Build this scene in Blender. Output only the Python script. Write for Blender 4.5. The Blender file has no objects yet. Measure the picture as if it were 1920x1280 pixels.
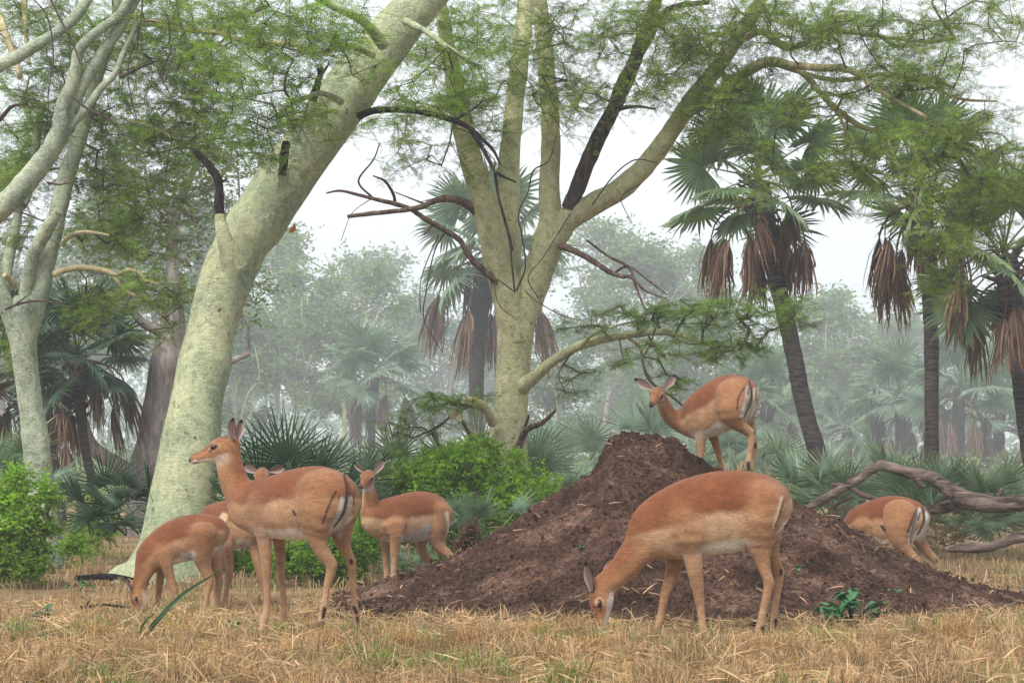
import bpy, math, random
import numpy as np
from mathutils import Matrix, Vector
R = math.radians
random.seed(7)
RNG = np.random.default_rng(7)
sc = bpy.context.scene
COL = sc.collection

# ------------------------------------------------------------------ camera
HC = 0.93          # camera height (m)
FPX = 3200.0       # focal length in photo pixels (60 mm on 36 mm)
HOR = 870.0        # horizon row
cam = bpy.data.cameras.new('camera'); cam.lens = 60; cam.sensor_width = 36
cam.shift_y = (HOR - 640.0) / 1920.0
cam.clip_start = 0.1; cam.clip_end = 1500
camo = bpy.data.objects.new('camera', cam); COL.objects.link(camo)
camo.location = (0, 0, HC); camo.rotation_euler = (R(90), 0, 0)
sc.camera = camo

# ------------------------------------------------------------------ world and sun (overcast, misty)
w = bpy.data.worlds.new('World'); sc.world = w; w.use_nodes = True
nt = w.node_tree; nt.nodes.clear()
out = nt.nodes.new('ShaderNodeOutputWorld')
bg = nt.nodes.new('ShaderNodeBackground'); bg.inputs['Strength'].default_value = 0.10
sky = nt.nodes.new('ShaderNodeTexSky'); sky.sky_type = 'NISHITA'; sky.sun_disc = False
sky.sun_elevation = R(58); sky.sun_rotation = R(-40)
bg2 = nt.nodes.new('ShaderNodeBackground')      # the cloud layer that covers the blue
tc = nt.nodes.new('ShaderNodeTexCoord'); nz = nt.nodes.new('ShaderNodeTexNoise')
nz.inputs['Scale'].default_value = 1.6; nz.inputs['Detail'].default_value = 4
cr = nt.nodes.new('ShaderNodeValToRGB')
cr.color_ramp.elements[0].position = 0.3; cr.color_ramp.elements[0].color = (0.86, 0.895, 0.95, 1)
cr.color_ramp.elements[1].position = 0.7; cr.color_ramp.elements[1].color = (0.97, 0.98, 1.0, 1)
nt.links.new(tc.outputs['Generated'], nz.inputs['Vector']); nt.links.new(nz.outputs['Fac'], cr.inputs['Fac'])
nt.links.new(cr.outputs['Color'], bg2.inputs['Color']); bg2.inputs['Strength'].default_value = 0.96
mx = nt.nodes.new('ShaderNodeMixShader'); mx.inputs['Fac'].default_value = 0.86
nt.links.new(sky.outputs['Color'], bg.inputs['Color'])
nt.links.new(bg.outputs['Background'], mx.inputs[1]); nt.links.new(bg2.outputs['Background'], mx.inputs[2])
nt.links.new(mx.outputs['Shader'], out.inputs['Surface'])
sun = bpy.data.lights.new('sun', 'SUN'); sun.energy = 3.4; sun.angle = R(24); sun.color = (1.0, 0.96, 0.90)
suno = bpy.data.objects.new('sun', sun); COL.objects.link(suno)
suno.location = (-5, -5, 25); suno.rotation_euler = (R(38), 0, R(-30))
sc.view_settings.view_transform = 'Standard'; sc.view_settings.look = 'None'
sc.view_settings.gamma = 1.0; sc.view_settings.exposure = 0.52
sc.view_settings.use_curve_mapping = False
sc.render.engine = 'CYCLES'
sc.cycles.max_bounces = 7; sc.cycles.diffuse_bounces = 3; sc.cycles.transmission_bounces = 4
sc.cycles.volume_bounces = 3; sc.cycles.transparent_max_bounces = 8
sc.cycles.use_denoising = True
HAZE = 0.0023

# ------------------------------------------------------------------ helpers
def P(px, py, d):
    """photo pixel + distance -> point of the world"""
    return np.array([(px - 960.0) / FPX * d, d, HC + (HOR - py) / FPX * d])

def tag(o, label=None, cat=None, group=None, kind=None):
    if label: o['label'] = label
    if cat: o['category'] = cat
    if group: o['group'] = group
    if kind: o['kind'] = kind
    return o

def empty(name, loc, label, cat, group=None):
    o = bpy.data.objects.new(name, None); COL.objects.link(o)
    o.location = tuple(float(v) for v in loc); o.empty_display_size = 0.2
    return tag(o, label, cat, group)

_perm = np.random.default_rng(3).permutation(4096)
_grad = np.random.default_rng(5).normal(size=(4096, 3)); _grad /= np.linalg.norm(_grad, axis=1)[:, None]
def pnoise(p):
    p = np.asarray(p, float); i = np.floor(p).astype(np.int64); f = p - i
    u = f * f * f * (f * (f * 6 - 15) + 10)
    def g(dx, dy, dz):
        h = _perm[(i[..., 0] + dx) & 4095]; h = _perm[(h + i[..., 1] + dy) & 4095]; h = _perm[(h + i[..., 2] + dz) & 4095]
        return (_grad[h] * (f - np.array([dx, dy, dz]))).sum(-1)
    def L(a, b, t): return a + (b - a) * t
    x00 = L(g(0,0,0), g(1,0,0), u[..., 0]); x10 = L(g(0,1,0), g(1,1,0), u[..., 0])
    x01 = L(g(0,0,1), g(1,0,1), u[..., 0]); x11 = L(g(0,1,1), g(1,1,1), u[..., 0])
    return L(L(x00, x10, u[..., 1]), L(x01, x11, u[..., 1]), u[..., 2])
def fbm(p, oct=4, gain=0.5):
    s = 0; a = 1.0; p = np.asarray(p, float)
    for k in range(oct):
        s = s + a * pnoise(p + 17.3 * k); p = p * 2.03; a *= gain
    return s
def sst(a, b, x):
    t = np.clip((x - a) / (b - a), 0, 1); return t * t * (3 - 2 * t)
def unit(v):
    v = np.asarray(v, float); return v / np.maximum(np.linalg.norm(v, axis=-1, keepdims=True), 1e-9)

class MB:
    """collects vertices, faces (tris/quads), per-vertex colour and a material index"""
    def __init__(s): s.V = []; s.C = []; s.F = []; s.M = []; s.n = 0
    def add(s, V, F, col=None, mi=0):
        V = np.asarray(V, float).reshape(-1, 3); F = np.asarray(F, np.int64)
        if len(V) == 0 or len(F) == 0: return
        s.V.append(V); s.F.append(F + s.n); s.M.append(np.full(len(F), mi, np.int32)); s.n += len(V)
        if col is None: col = np.ones((len(V), 3))
        col = np.asarray(col, float)
        if col.ndim == 1: col = np.repeat(col[None], len(V), 0)
        s.C.append(col)
    def mesh(s, name, mats, smooth=True):
        V = np.concatenate(s.V).astype(np.float32); C = np.concatenate(s.C)
        me = bpy.data.meshes.new(name)
        me.vertices.add(len(V)); me.vertices.foreach_set('co', V.ravel())
        loops = np.concatenate([f.ravel() for f in s.F]); sizes = np.concatenate([np.full(len(f), f.shape[1]) for f in s.F])
        me.loops.add(len(loops)); me.loops.foreach_set('vertex_index', loops.astype(np.int32))
        me.polygons.add(len(sizes))
        st = np.concatenate([[0], np.cumsum(sizes)[:-1]])
        me.polygons.foreach_set('loop_start', st.astype(np.int32))
        me.polygons.foreach_set('material_index', np.concatenate(s.M))
        me.polygons.foreach_set('use_smooth', np.full(len(sizes), bool(smooth)))
        for m in (mats if isinstance(mats, (list, tuple)) else [mats]): me.materials.append(m)
        at = me.color_attributes.new('tint', 'FLOAT_COLOR', 'POINT')
        at.data.foreach_set('color', np.concatenate([C, np.ones((len(C), 1))], 1).astype(np.float32).ravel())
        me.update(calc_edges=True)
        return me
    def obj(s, name, mats, parent=None, smooth=True):
        o = bpy.data.objects.new(name, s.mesh(name, mats, smooth)); COL.objects.link(o)
        if parent is not None:
            o.parent = parent
            o.matrix_parent_inverse = Matrix.Translation(-parent.location) if parent.type == 'EMPTY' else Matrix()
        return o

def catmull(pts, n):
    """smooth resampling of rows through all of them"""
    pts = np.asarray(pts, float)
    if len(pts) < 3:
        t = np.linspace(0, 1, n * (len(pts) - 1) + 1)[:, None]; return pts[0] * (1 - t) + pts[-1] * t
    p = np.vstack([2 * pts[0] - pts[1], pts, 2 * pts[-1] - pts[-2]])
    out_ = []
    for i in range(1, len(p) - 2):
        t = np.linspace(0, 1, n, endpoint=False)[:, None]
        a, b, c, d = p[i-1], p[i], p[i+1], p[i+2]
        out_.append(0.5 * ((2*b) + (-a + c)*t + (2*a - 5*b + 4*c - d)*t*t + (-a + 3*b - 3*c + d)*t**3))
    out_.append(p[-2][None]); return np.vstack(out_)

def tube(mb, pts, rad, sides=8, mi=0, col=None, rough=0.0, cap=True, seed=0.0):
    pts = np.asarray(pts, float); rad = np.asarray(rad, float); n = len(pts)
    t = unit(np.gradient(pts, axis=0))
    ref = np.array([0.31, 0.95, 0.05]) if abs(t[0][1]) < 0.8 else np.array([1.0, 0.1, 0.0])
    u = []; cur = unit(ref - t[0] * np.dot(ref, t[0]))
    for i in range(n):
        cur = unit(cur - t[i] * np.dot(cur, t[i])); u.append(cur)
    u = np.array(u); v = np.cross(t, u)
    a = np.linspace(0, 2 * np.pi, sides, endpoint=False)
    ring = u[:, None] * np.cos(a)[None, :, None] + v[:, None] * np.sin(a)[None, :, None]
    r = np.repeat(rad[:, None], sides, 1)
    if rough:
        q = (pts[:, None] + ring * rad[:, None, None]) / np.maximum(rad.mean(), 1e-4)
        r = r * (1 + rough * fbm(q * 0.55 + seed, 3) * 1.4)
    V = (pts[:, None] + ring * r[..., None]).reshape(-1, 3)
    i = np.arange(n - 1)[:, None] * sides; j = np.arange(sides)[None]; k = (j + 1) % sides
    F = np.stack([i + j, i + k, i + sides + k, i + sides + j], -1).reshape(-1, 4)
    b = mb.n
    mb.add(V, F, col, mi)
    if cap:
        ce = np.vstack([pts[-1] + t[-1] * rad[-1] * 0.3, V[-sides:]])
        jj = np.arange(sides); mb.add(ce, np.stack([np.zeros(sides, int), 1 + jj, 1 + (jj + 1) % sides], -1), None if col is None else np.asarray(col)[:1] * np.ones((sides + 1, 1)) if np.ndim(col) == 2 else col, mi)

def limb(mb, spec, d, sides=10, sub=6, mi=0, rough=0.12, dd=None, wmul=1.0):
    """spec rows (px, py, width_px[, depth offset])"""
    rows = []
    for k, s in enumerate(spec):
        off = s[3] if len(s) > 3 else (dd[0] + (dd[1] - dd[0]) * k / max(len(spec) - 1, 1) if dd else 0)
        p = P(s[0], s[1], d + off); rows.append([*p, s[2] * wmul / 2 / FPX * (d + off)])
    q = catmull(rows, sub); tube(mb, q[:, :3], np.maximum(q[:, 3], 0.002), sides, mi, None, rough, seed=spec[0][0] * 0.01)
    return q

# ------------------------------------------------------------------ materials
class NG:
    def __init__(s, name):
        s.m = bpy.data.materials.new(name); s.m.use_nodes = True; s.t = s.m.node_tree; s.t.nodes.clear()
        s.out = s.t.nodes.new('ShaderNodeOutputMaterial')
    def n(s, typ, **kw):
        x = s.t.nodes.new('ShaderNode' + typ)
        for k, v in kw.items():
            if k.startswith('_'): setattr(x, k[1:], v)
            else:
                i = x.inputs[k.replace('__', ' ')]
                if hasattr(v, 'node'): s.t.links.new(v, i)
                else: i.default_value = v
        return x
    def l(s, a, b): s.t.links.new(a, b)
    def coord(s): return s.n('TexCoord').outputs['Object']
    def scale(s, vec, sc3): return s.n('Mapping', Vector=vec, Scale=sc3).outputs['Vector']
    def noise(s, vec, scale, detail=4, rough=0.55, dist=0.0): return s.n('TexNoise', Vector=vec, Scale=scale, Detail=detail, Roughness=rough, Distortion=dist).outputs['Fac']
    def ramp(s, fac, stops):
        r = s.n('ValToRGB', Fac=fac); e = r.color_ramp.elements
        while len(e) < len(stops): e.new(0.5)
        for x, (p, c) in zip(e, stops): x.position = p; x.color = (*c, 1) if len(c) == 3 else c
        return r.outputs['Color']
    def mix(s, fac, a, b, mode='MIX'):
        x = s.n('Mix', _data_type='RGBA', _blend_type=mode)
        for i, v in ((0, fac), (6, a), (7, b)):
            if hasattr(v, 'node'): s.l(v, x.inputs[i])
            else: x.inputs[i].default_value = v if i == 0 else (*v, 1)
        return x.outputs[2]
    def tint(s): return s.n('Attribute', _attribute_name='tint').outputs['Color']
    def bump(s, h, strength=0.5, dist=0.02): return s.n('Bump', Height=h, Strength=strength, Distance=dist).outputs['Normal']
    def pbr(s, col, rough=0.85, normal=None, spec=0.3, **kw):
        b = s.n('BsdfPrincipled', Roughness=rough)
        if hasattr(col, 'node'): s.l(col, b.inputs['Base Color'])
        else: b.inputs['Base Color'].default_value = (*col, 1)
        b.inputs['Specular IOR Level'].default_value = spec
        if normal is not None: s.l(normal, b.inputs['Normal'])
        for k, v in kw.items(): b.inputs[k.replace('__', ' ')].default_value = v
        s.l(b.outputs['BSDF'], s.out.inputs['Surface']); return b

def mat_leaf(name, base, trans=0.35, rough=0.6, spec=0.25):
    g = NG(name); v = g.noise(g.coord(), 2.2, 3)
    c = g.mix(1.0, g.tint(), g.ramp(v, [(0.3, tuple(x * 0.75 for x in base)), (0.7, tuple(x * 1.3 for x in base))]), 'MULTIPLY')
    b = g.n('BsdfPrincipled', Roughness=rough); g.l(c, b.inputs['Base Color']); b.inputs['Specular IOR Level'].default_value = spec
    t = g.n('BsdfTranslucent'); g.l(g.mix(1.0, c, (1.1, 1.25, 0.6), 'MULTIPLY'), t.inputs['Color'])
    m = g.n('MixShader', Fac=trans); g.l(b.outputs[0], m.inputs[1]); g.l(t.outputs[0], m.inputs[2])
    g.l(m.outputs[0], g.out.inputs['Surface']); return g.m

def mat_fever(name, c1, c2, seed=0.0, fs=11.0):
    g = NG(name); co = g.n('Mapping', Vector=g.coord(), Location=(seed, seed, seed)).outputs['Vector']
    a = g.noise(g.scale(co, (1, 1, 0.6)), 3.0, 6, 0.62, 0.4)
    c = g.ramp(a, [(0.36, c2), (0.6, c1)])
    # dusty pale patches and fine pores
    fine = g.noise(co, 42, 5, 0.7)
    c = g.mix(g.ramp(fine, [(0.50, (0, 0, 0)), (0.72, (1, 1, 1))]), c, tuple(min(1, x * 1.22) for x in c1))
    # dark cracks running round the trunk
    cr = g.noise(g.scale(co, (0.7, 0.7, 3.0)), 16, 7, 0.72, 1.3)
    crk = g.ramp(cr, [(0.465, (0, 0, 0)), (0.495, (1, 1, 1)), (0.525, (0, 0, 0))])
    msk = g.ramp(g.noise(co, 2.3, 2), [(0.45, (0, 0, 0)), (0.62, (1, 1, 1))])
    c = g.mix(g.mix(1.0, crk, msk, 'MULTIPLY'), c, tuple(x * 0.42 for x in c2))
    # orange flecks where the bark has flaked
    wob = g.n('TexNoise', Vector=co, Scale=14.0, Detail=3.0).outputs['Color']
    co2 = g.n('VectorMath', _operation='ADD').outputs[0]; vm = co2.node; g.l(co, vm.inputs[0]); g.l(g.mix(1.0, wob, (0.16, 0.16, 0.30), 'MULTIPLY'), vm.inputs[1])
    vo = g.n('TexVoronoi', Vector=g.scale(co2, (1, 1, 0.45)), Scale=fs, Randomness=1.0)
    fl = g.mix(1.0, g.ramp(vo.outputs['Distance'], [(0.08, (1, 1, 1)), (0.17, (0, 0, 0))]),
               g.ramp(g.noise(co, 3.1, 3), [(0.5, (0, 0, 0)), (0.56, (1, 1, 1))]), 'MULTIPLY')
    c = g.mix(fl, c, g.ramp(g.noise(co, 3.5, 2), [(0.46, (0.10, 0.045, 0.025)), (0.56, (0.50, 0.27, 0.10))]))
    h = g.mix(0.35, g.mix(0.5, g.noise(co, 11, 5, 0.6), cr), fine)
    h = g.mix(fl, h, (0, 0, 0))
    c = g.mix(1.0, c, g.ramp(g.noise(co, 15, 5, 0.65, .6), [(0.36, (0.72, 0.72, 0.70)), (0.5, (1, 1, 1)), (0.66, (1.15, 1.15, 1.12))]), 'MULTIPLY')
    g.pbr(c, 0.9, g.bump(h, 1.0, 0.06), 0.15); return g.m

def mat_bark(name, dark, light, ring=False, scale=8, st=(3, 3, 0.7)):
    g = NG(name); co = g.coord()
    a = g.noise(g.scale(co, st if not ring else (1, 1, 9)), scale, 6, 0.65, 0.3)
    c = g.ramp(a, [(0.40, dark), (0.62, light)])
    c = g.mix(g.ramp(g.noise(co, 2.5, 4), [(0.45, (0, 0, 0)), (0.7, (1, 1, 1))]), c, tuple(x * 0.6 for x in light))
    g.pbr(c, 0.92, g.bump(a, 1.0, 0.03), 0.12); return g.m

M = {}
M['fever_a'] = mat_fever('fever_bark', (0.51, 0.53, 0.325), (0.29, 0.36, 0.235))
M['fever_b'] = mat_fever('fever_bark_yellow', (0.58, 0.56, 0.34), (0.39, 0.41, 0.235), 3.3)
M['fever_c'] = mat_fever('fever_bark_grey_green', (0.50, 0.54, 0.40), (0.24, 0.31, 0.23), 7.1, 15.0)
M['branch_pale'] = mat_bark('pale_branch_bark', (0.36, 0.31, 0.18), (0.66, 0.56, 0.34), scale=5)
M['dead'] = mat_bark('dead_wood', (0.03, 0.022, 0.02), (0.13, 0.095, 0.085))
M['deadred'] = mat_bark('weathered_wood', (0.06, 0.04, 0.035), (0.24, 0.16, 0.13))
M['black'] = mat_bark('charred_wood', (0.010, 0.008, 0.008), (0.05, 0.038, 0.036))
M['grey'] = mat_bark('grey_bark', (0.20, 0.17, 0.165), (0.44, 0.385, 0.365), scale=4)
M['log'] = mat_bark('log_bark', (0.030, 0.021, 0.017), (0.23, 0.175, 0.145), scale=5, st=(0.7, 3.5, 3.5))
M['palmtrunk'] = mat_bark('palm_trunk', (0.022, 0.018, 0.020), (0.115, 0.095, 0.09), ring=True, scale=5)
M['twig'] = mat_bark('twig_bark', (0.05, 0.04, 0.03), (0.17, 0.14, 0.10), scale=5)
M['leaf_fever'] = mat_leaf('fever_leaf', (0.20, 0.285, 0.062), 0.5, 0.6, 0.12)
M['leaf_far'] = mat_leaf('distant_leaf', (0.15, 0.235, 0.085), 0.4)
M['leaf_bush'] = mat_leaf('bush_leaf', (0.205, 0.34, 0.045), 0.5, 0.5, 0.12)
M['leaf_herb'] = mat_leaf('herb_leaf', (0.035, 0.105, 0.045), 0.2, 0.4, 0.5)
M['palm_green'] = mat_leaf('palm_leaf', (0.14, 0.205, 0.11), 0.3, 0.5, 0.5)
M['palm_dark'] = mat_leaf('dark_palm_leaf', (0.035, 0.075, 0.035), 0.2, 0.45, 0.5)
M['palm_blue'] = mat_leaf('blue_green_palm_leaf', (0.17, 0.25, 0.17), 0.3, 0.5, 0.4)
M['palm_dead'] = mat_leaf('dead_palm_leaf', (0.185, 0.12, 0.09), 0.25, 0.85, 0.1)
M['grass'] = mat_leaf('dry_grass', (0.455, 0.31, 0.185), 0.3, 0.8, 0.15)

def mat_ground():
    g = NG('dry_ground'); co = g.coord()
    a = g.noise(co, 1.1, 5, 0.6, 0.5)
    c = g.ramp(a, [(0.38, (0.10, 0.055, 0.036)), (0.54, (0.22, 0.14, 0.075)), (0.68, (0.33, 0.23, 0.115))])
    st = g.noise(g.scale(co, (14, 60, 30)), 1.5, 5, 0.7, 2.0)
    c = g.mix(g.ramp(st, [(0.5, (0, 0, 0)), (0.62, (1, 1, 1))]), c, (0.40, 0.29, 0.15))
    c = g.mix(g.ramp(g.noise(co, 0.55, 4), [(0.55, (0, 0, 0)), (0.66, (0.6, 0.6, 0.6))]), c, (0.08, 0.10, 0.035))
    g.pbr(c, 0.95, g.bump(g.mix(0.5, st, g.noise(co, 25, 5)), 0.8, 0.03), 0.1); return g.m
M['ground'] = mat_ground()
def mat_soil():
    g = NG('dark_soil'); co = g.coord()
    a = g.noise(co, 2.4, 7, 0.66, 0.6); f = g.noise(co, 38, 6, 0.75)
    c = g.ramp(a, [(0.34, (0.036, 0.020, 0.014)), (0.52, (0.082, 0.046, 0.033)), (0.70, (0.175, 0.112, 0.082))])
    c = g.mix(1.0, c, g.ramp(f, [(0.36, (0.22, 0.21, 0.21)), (0.5, (0.95, 0.95, 0.95)), (0.64, (1.9, 1.8, 1.7))]), 'MULTIPLY')
    c = g.mix(1.0, c, g.tint(), 'MULTIPLY')
    c = g.mix(1.0, c, g.ramp(g.noise(g.scale(co, (1, 1, 2.2)), 1.1, 4, 0.6, 0.4), [(0.38, (0.78, 0.76, 0.75)), (0.62, (1.3, 1.32, 1.34))]), 'MULTIPLY')
    vo = g.n('TexVoronoi', Vector=co, Scale=26.0)
    h = g.mix(0.5, g.mix(0.5, f, vo.outputs['Distance']), g.noise(co, 12, 6, 0.7))
    c = g.mix(1.0, c, g.ramp(g.noise(g.scale(co, (1, 1, 1.6)), 12, 6, 0.75, 0.8), [(0.36, (0.70, 0.68, 0.68)), (0.5, (1.05, 1.05, 1.05)), (0.64, (1.4, 1.38, 1.35))]), 'MULTIPLY')
    g.pbr(c, 0.95, g.bump(h, 1.0, 0.09), 0.1); return g.m
M['soil'] = mat_soil()
def mat_litter():
    g = NG('litter'); g.pbr(g.tint(), 0.85, None, 0.2); return g.m
M['litter'] = mat_litter()
def mat_fur():
    g = NG('impala_fur'); co = g.coord()
    a = g.noise(g.scale(co, (0.55, 0.8, 1.9)), 60, 5, 0.75, 1.0); b = g.noise(co, 7, 4, 0.6); h2 = g.noise(g.scale(co, (0.6, 1, 1.8)), 130, 3, 0.7)
    m2 = g.noise(g.scale(co, (0.7, 1, 1.5)), 22, 4, 0.65, 0.5)
    c = g.mix(1.0, g.tint(), g.ramp(a, [(0.32, (0.66, 0.62, 0.60)), (0.5, (1, 1, 1)), (0.68, (1.30, 1.31, 1.32))]), 'MULTIPLY')
    c = g.mix(1.0, c, g.ramp(m2, [(0.33, (0.87, 0.85, 0.84)), (0.67, (1.12, 1.13, 1.14))]), 'MULTIPLY')
    c = g.mix(1.0, c, g.ramp(b, [(0.3, (0.82, 0.79, 0.78)), (0.7, (1.14, 1.14, 1.14))]), 'MULTIPLY')
    bs = g.pbr(c, 0.72, g.bump(g.mix(0.5, a, h2), 0.7, 0.012), 0.22)
    bs.inputs['Sheen Weight'].default_value = 0.12; bs.inputs['Sheen Roughness'].default_value = 0.5
    return g.m
M['fur'] = mat_fur()
g = NG('eye_black'); g.pbr((0.008, 0.006, 0.005), 0.12, None, 0.6); M['eye'] = g.m
g = NG('ear_skin'); g.pbr(g.tint(), 0.8, None, 0.1); M['ear'] = g.m

# ------------------------------------------------------------------ terrain
MY = 12.4                                    # the mound's ridge distance
sil = [(560,1150),(640,1118),(700,1096),(780,1068),(860,1040),(930,1000),(1000,952),(1060,918),(1112,888),(1128,850),(1142,826),(1172,815),(1225,817),(1268,822),(1295,846),(1335,878),
       (1385,897),(1440,926),(1500,946),(1560,972),(1630,1012),(1700,1048),(1760,1076),(1830,1098),(1920,1116),(2040,1135),(2160,1160)]
_mx = np.array([(s[0] - 960) / FPX * MY for s in sil]); _mz = np.array([HC + (HOR - s[1]) / FPX * MY for s in sil])
def zbase(x, y):
    return np.interp(y, [-40, 6, 9, 11.5, 16, 22, 60, 300], [0.08, 0.08, 0.035, -0.07, -0.15, -0.2, -0.2, -0.2])
FEET = []                                    # (x, y, z) of every hoof on the ground, raises or lowers the ground a little
def hmound(x, y):
    """height of the mound's surface"""
    x = np.asarray(x, float); y = np.asarray(y, float)
    wob = fbm(np.stack([x * 0.8, y * 0.8, x * 0], -1), 3) * 0.25
    dy = y - MY
    base = zbase(x, y) - 0.06
    prof = np.interp(x, _mx, _mz) + 0.018
    front = np.interp(x, [-1.6, -0.9, 0, 0.9, 2.2, 3.4], [0.9, 1.7, 2.6, 2.9, 2.6, 2.0])
    wd = np.where(dy < 0, front, 2.2)
    t = np.clip(np.abs(dy) / wd * (1 + wob * 0.35), 0, 1.5)
    # the broken cap is steep, the skirt is gentle
    peak = np.clip((prof - 0.86) / 0.3, 0, 1)
    f = np.where(t < 1, 1 - t, -(t - 1) * 0.5)
    skirt = base + (np.minimum(prof, 0.92) - base) * np.sign(f) * np.abs(f) ** 1.12
    cap = (prof - np.minimum(prof, 0.92)) * sst(0.42, 0.18, np.abs(dy) / 1.7 + wob * 0.3)
    rr = np.sqrt(((x + 0.50) / (0.85 + wob)) ** 2 + ((y - 11.15) / (0.85 + wob)) ** 2)
    apron = zbase(x, y) + 0.035 + 0.05 * (1 - rr ** 2) - 0.15 * np.maximum(rr - 0.8, 0)
    return np.maximum(skirt + cap, apron)
def zground(x, y):
    x = np.asarray(x, float); y = np.asarray(y, float)
    z = zbase(x, y) + 0.018 * fbm(np.stack([x * 1.3, y * 1.3, x * 0], -1), 3)
    if FEET:
        num = 0; den = 1e-6
        for fx, fy, fz in FEET:
            w_ = np.exp(-((x - fx) ** 2 + (y - fy) ** 2) / (2 * 0.16 ** 2)); num = num + w_ * (fz - z); den = den + w_
        z = z + num / np.maximum(den, 1.0)
    return z
def zsurf(x, y): return np.maximum(zground(x, y), hmound(x, y))

# ------------------------------------------------------------------ impalas
def nets(D, org, h):
    """surface nets of the zero set of D"""
    S = D < 0
    nx, ny, nz_ = D.shape
    c = [S[dx:nx-1+dx, dy:ny-1+dy, dz:nz_-1+dz] for dx in (0,1) for dy in (0,1) for dz in (0,1)]
    cnt = sum(x.astype(np.int8) for x in c); act = (cnt > 0) & (cnt < 8)
    idx = np.argwhere(act); vid = -np.ones(act.shape, np.int64); vid[act] = np.arange(len(idx))
    acc = np.zeros((len(idx), 3)); num = np.zeros(len(idx))
    i, j, k = idx.T
    corners = [(0,0,0),(1,0,0),(0,1,0),(1,1,0),(0,0,1),(1,0,1),(0,1,1),(1,1,1)]
    for a in range(8):
        for ax in range(3):
            A = corners[a]
            if A[ax]: continue
            B = list(A); B[ax] = 1
            da = D[i+A[0], j+A[1], k+A[2]]; db = D[i+B[0], j+B[1], k+B[2]]
            cr_ = (da < 0) != (db < 0)
            t = np.where(cr_, da / np.where(cr_, da - db, 1), 0)
            pos = np.array(A, float)[None] + t[:, None] * (np.array(B) - np.array(A))[None]
            acc += pos * cr_[:, None]; num += cr_
    V = (idx + acc / num[:, None]) * h + org
    F = []
    for ax in range(3):
        sl0 = [slice(0, n) for n in D.shape]; sl1 = [slice(0, n) for n in D.shape]
        sl0[ax] = slice(0, D.shape[ax]-1); sl1[ax] = slice(1, D.shape[ax])
        s0 = S[tuple(sl0)]; s1 = S[tuple(sl1)]
        e = np.argwhere(s0 != s1); flip = s0[tuple(e.T)]
        o1, o2 = [(1,2),(2,0),(0,1)][ax]
        ok = (e[:, o1] > 0) & (e[:, o2] > 0) & (e[:, o1] < D.shape[o1]-1) & (e[:, o2] < D.shape[o2]-1)
        e = e[ok]; flip = flip[ok]
        def g_(d1, d2):
            q = e.copy(); q[:, o1] -= d1; q[:, o2] -= d2; return vid[tuple(q.T)]
        q = np.stack([g_(1,1), g_(0,1), g_(0,0), g_(1,0)], -1)
        q[~flip] = q[~flip][:, ::-1]; F.append(q)
    return V, np.concatenate(F)

def seg_eval(p, A, B):
    """A,B: (c, u, s, ru, rs). signed distance, height coordinate v, side coordinate, t"""
    ab = B[0] - A[0]; L = np.linalg.norm(ab) + 1e-9; th = ab / L
    t = np.clip((p - A[0]) @ th / L, 0, 1)
    rel = p - (A[0] + t[..., None] * ab)
    u = unit(A[1] * (1 - t[..., None]) + B[1] * t[..., None]); s = unit(A[2] * (1 - t[..., None]) + B[2] * t[..., None])
    ru = A[3] + (B[3] - A[3]) * t; rs = A[4] + (B[4] - A[4]) * t
    du = (rel * u).sum(-1) / ru; ds = (rel * s).sum(-1) / rs; dw = (rel @ th) / ((ru + rs) * 0.5) 
    end = (t <= 0) | (t >= 1)
    q = np.sqrt(du * du + ds * ds + np.where(end, dw * dw, 0)); rl = np.linalg.norm(rel, axis=-1)
    d = np.where(q > 1e-3, rl * (1 - 1 / np.maximum(q, 1e-3)), -np.minimum(ru, rs))
    d = np.maximum(d, -np.minimum(ru, rs))
    return d, du, ds, t

def sections(c, u, ru, rs):
    """c (n,3); u (n,3) up hints"""
    t = unit(np.gradient(c, axis=0)); u = unit(u - t * (u * t).sum(-1, keepdims=True)); s = np.cross(t, u)
    return [(c[i], u[i], s[i], ru[i], rs[i]) for i in range(len(c))]

RUF = np.array([0.168, 0.052, 0.016]); TAN = np.array([0.315, 0.155, 0.070]); LEG = np.array([0.325, 0.182, 0.094])
WHT = np.array([0.84, 0.79, 0.72]); BLK = np.array([0.012, 0.009, 0.008]); CRM = np.array([0.55, 0.375, 0.225])
def lerp(a, b, t): return a * (1 - t[:, None]) + b * t[:, None]

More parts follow.
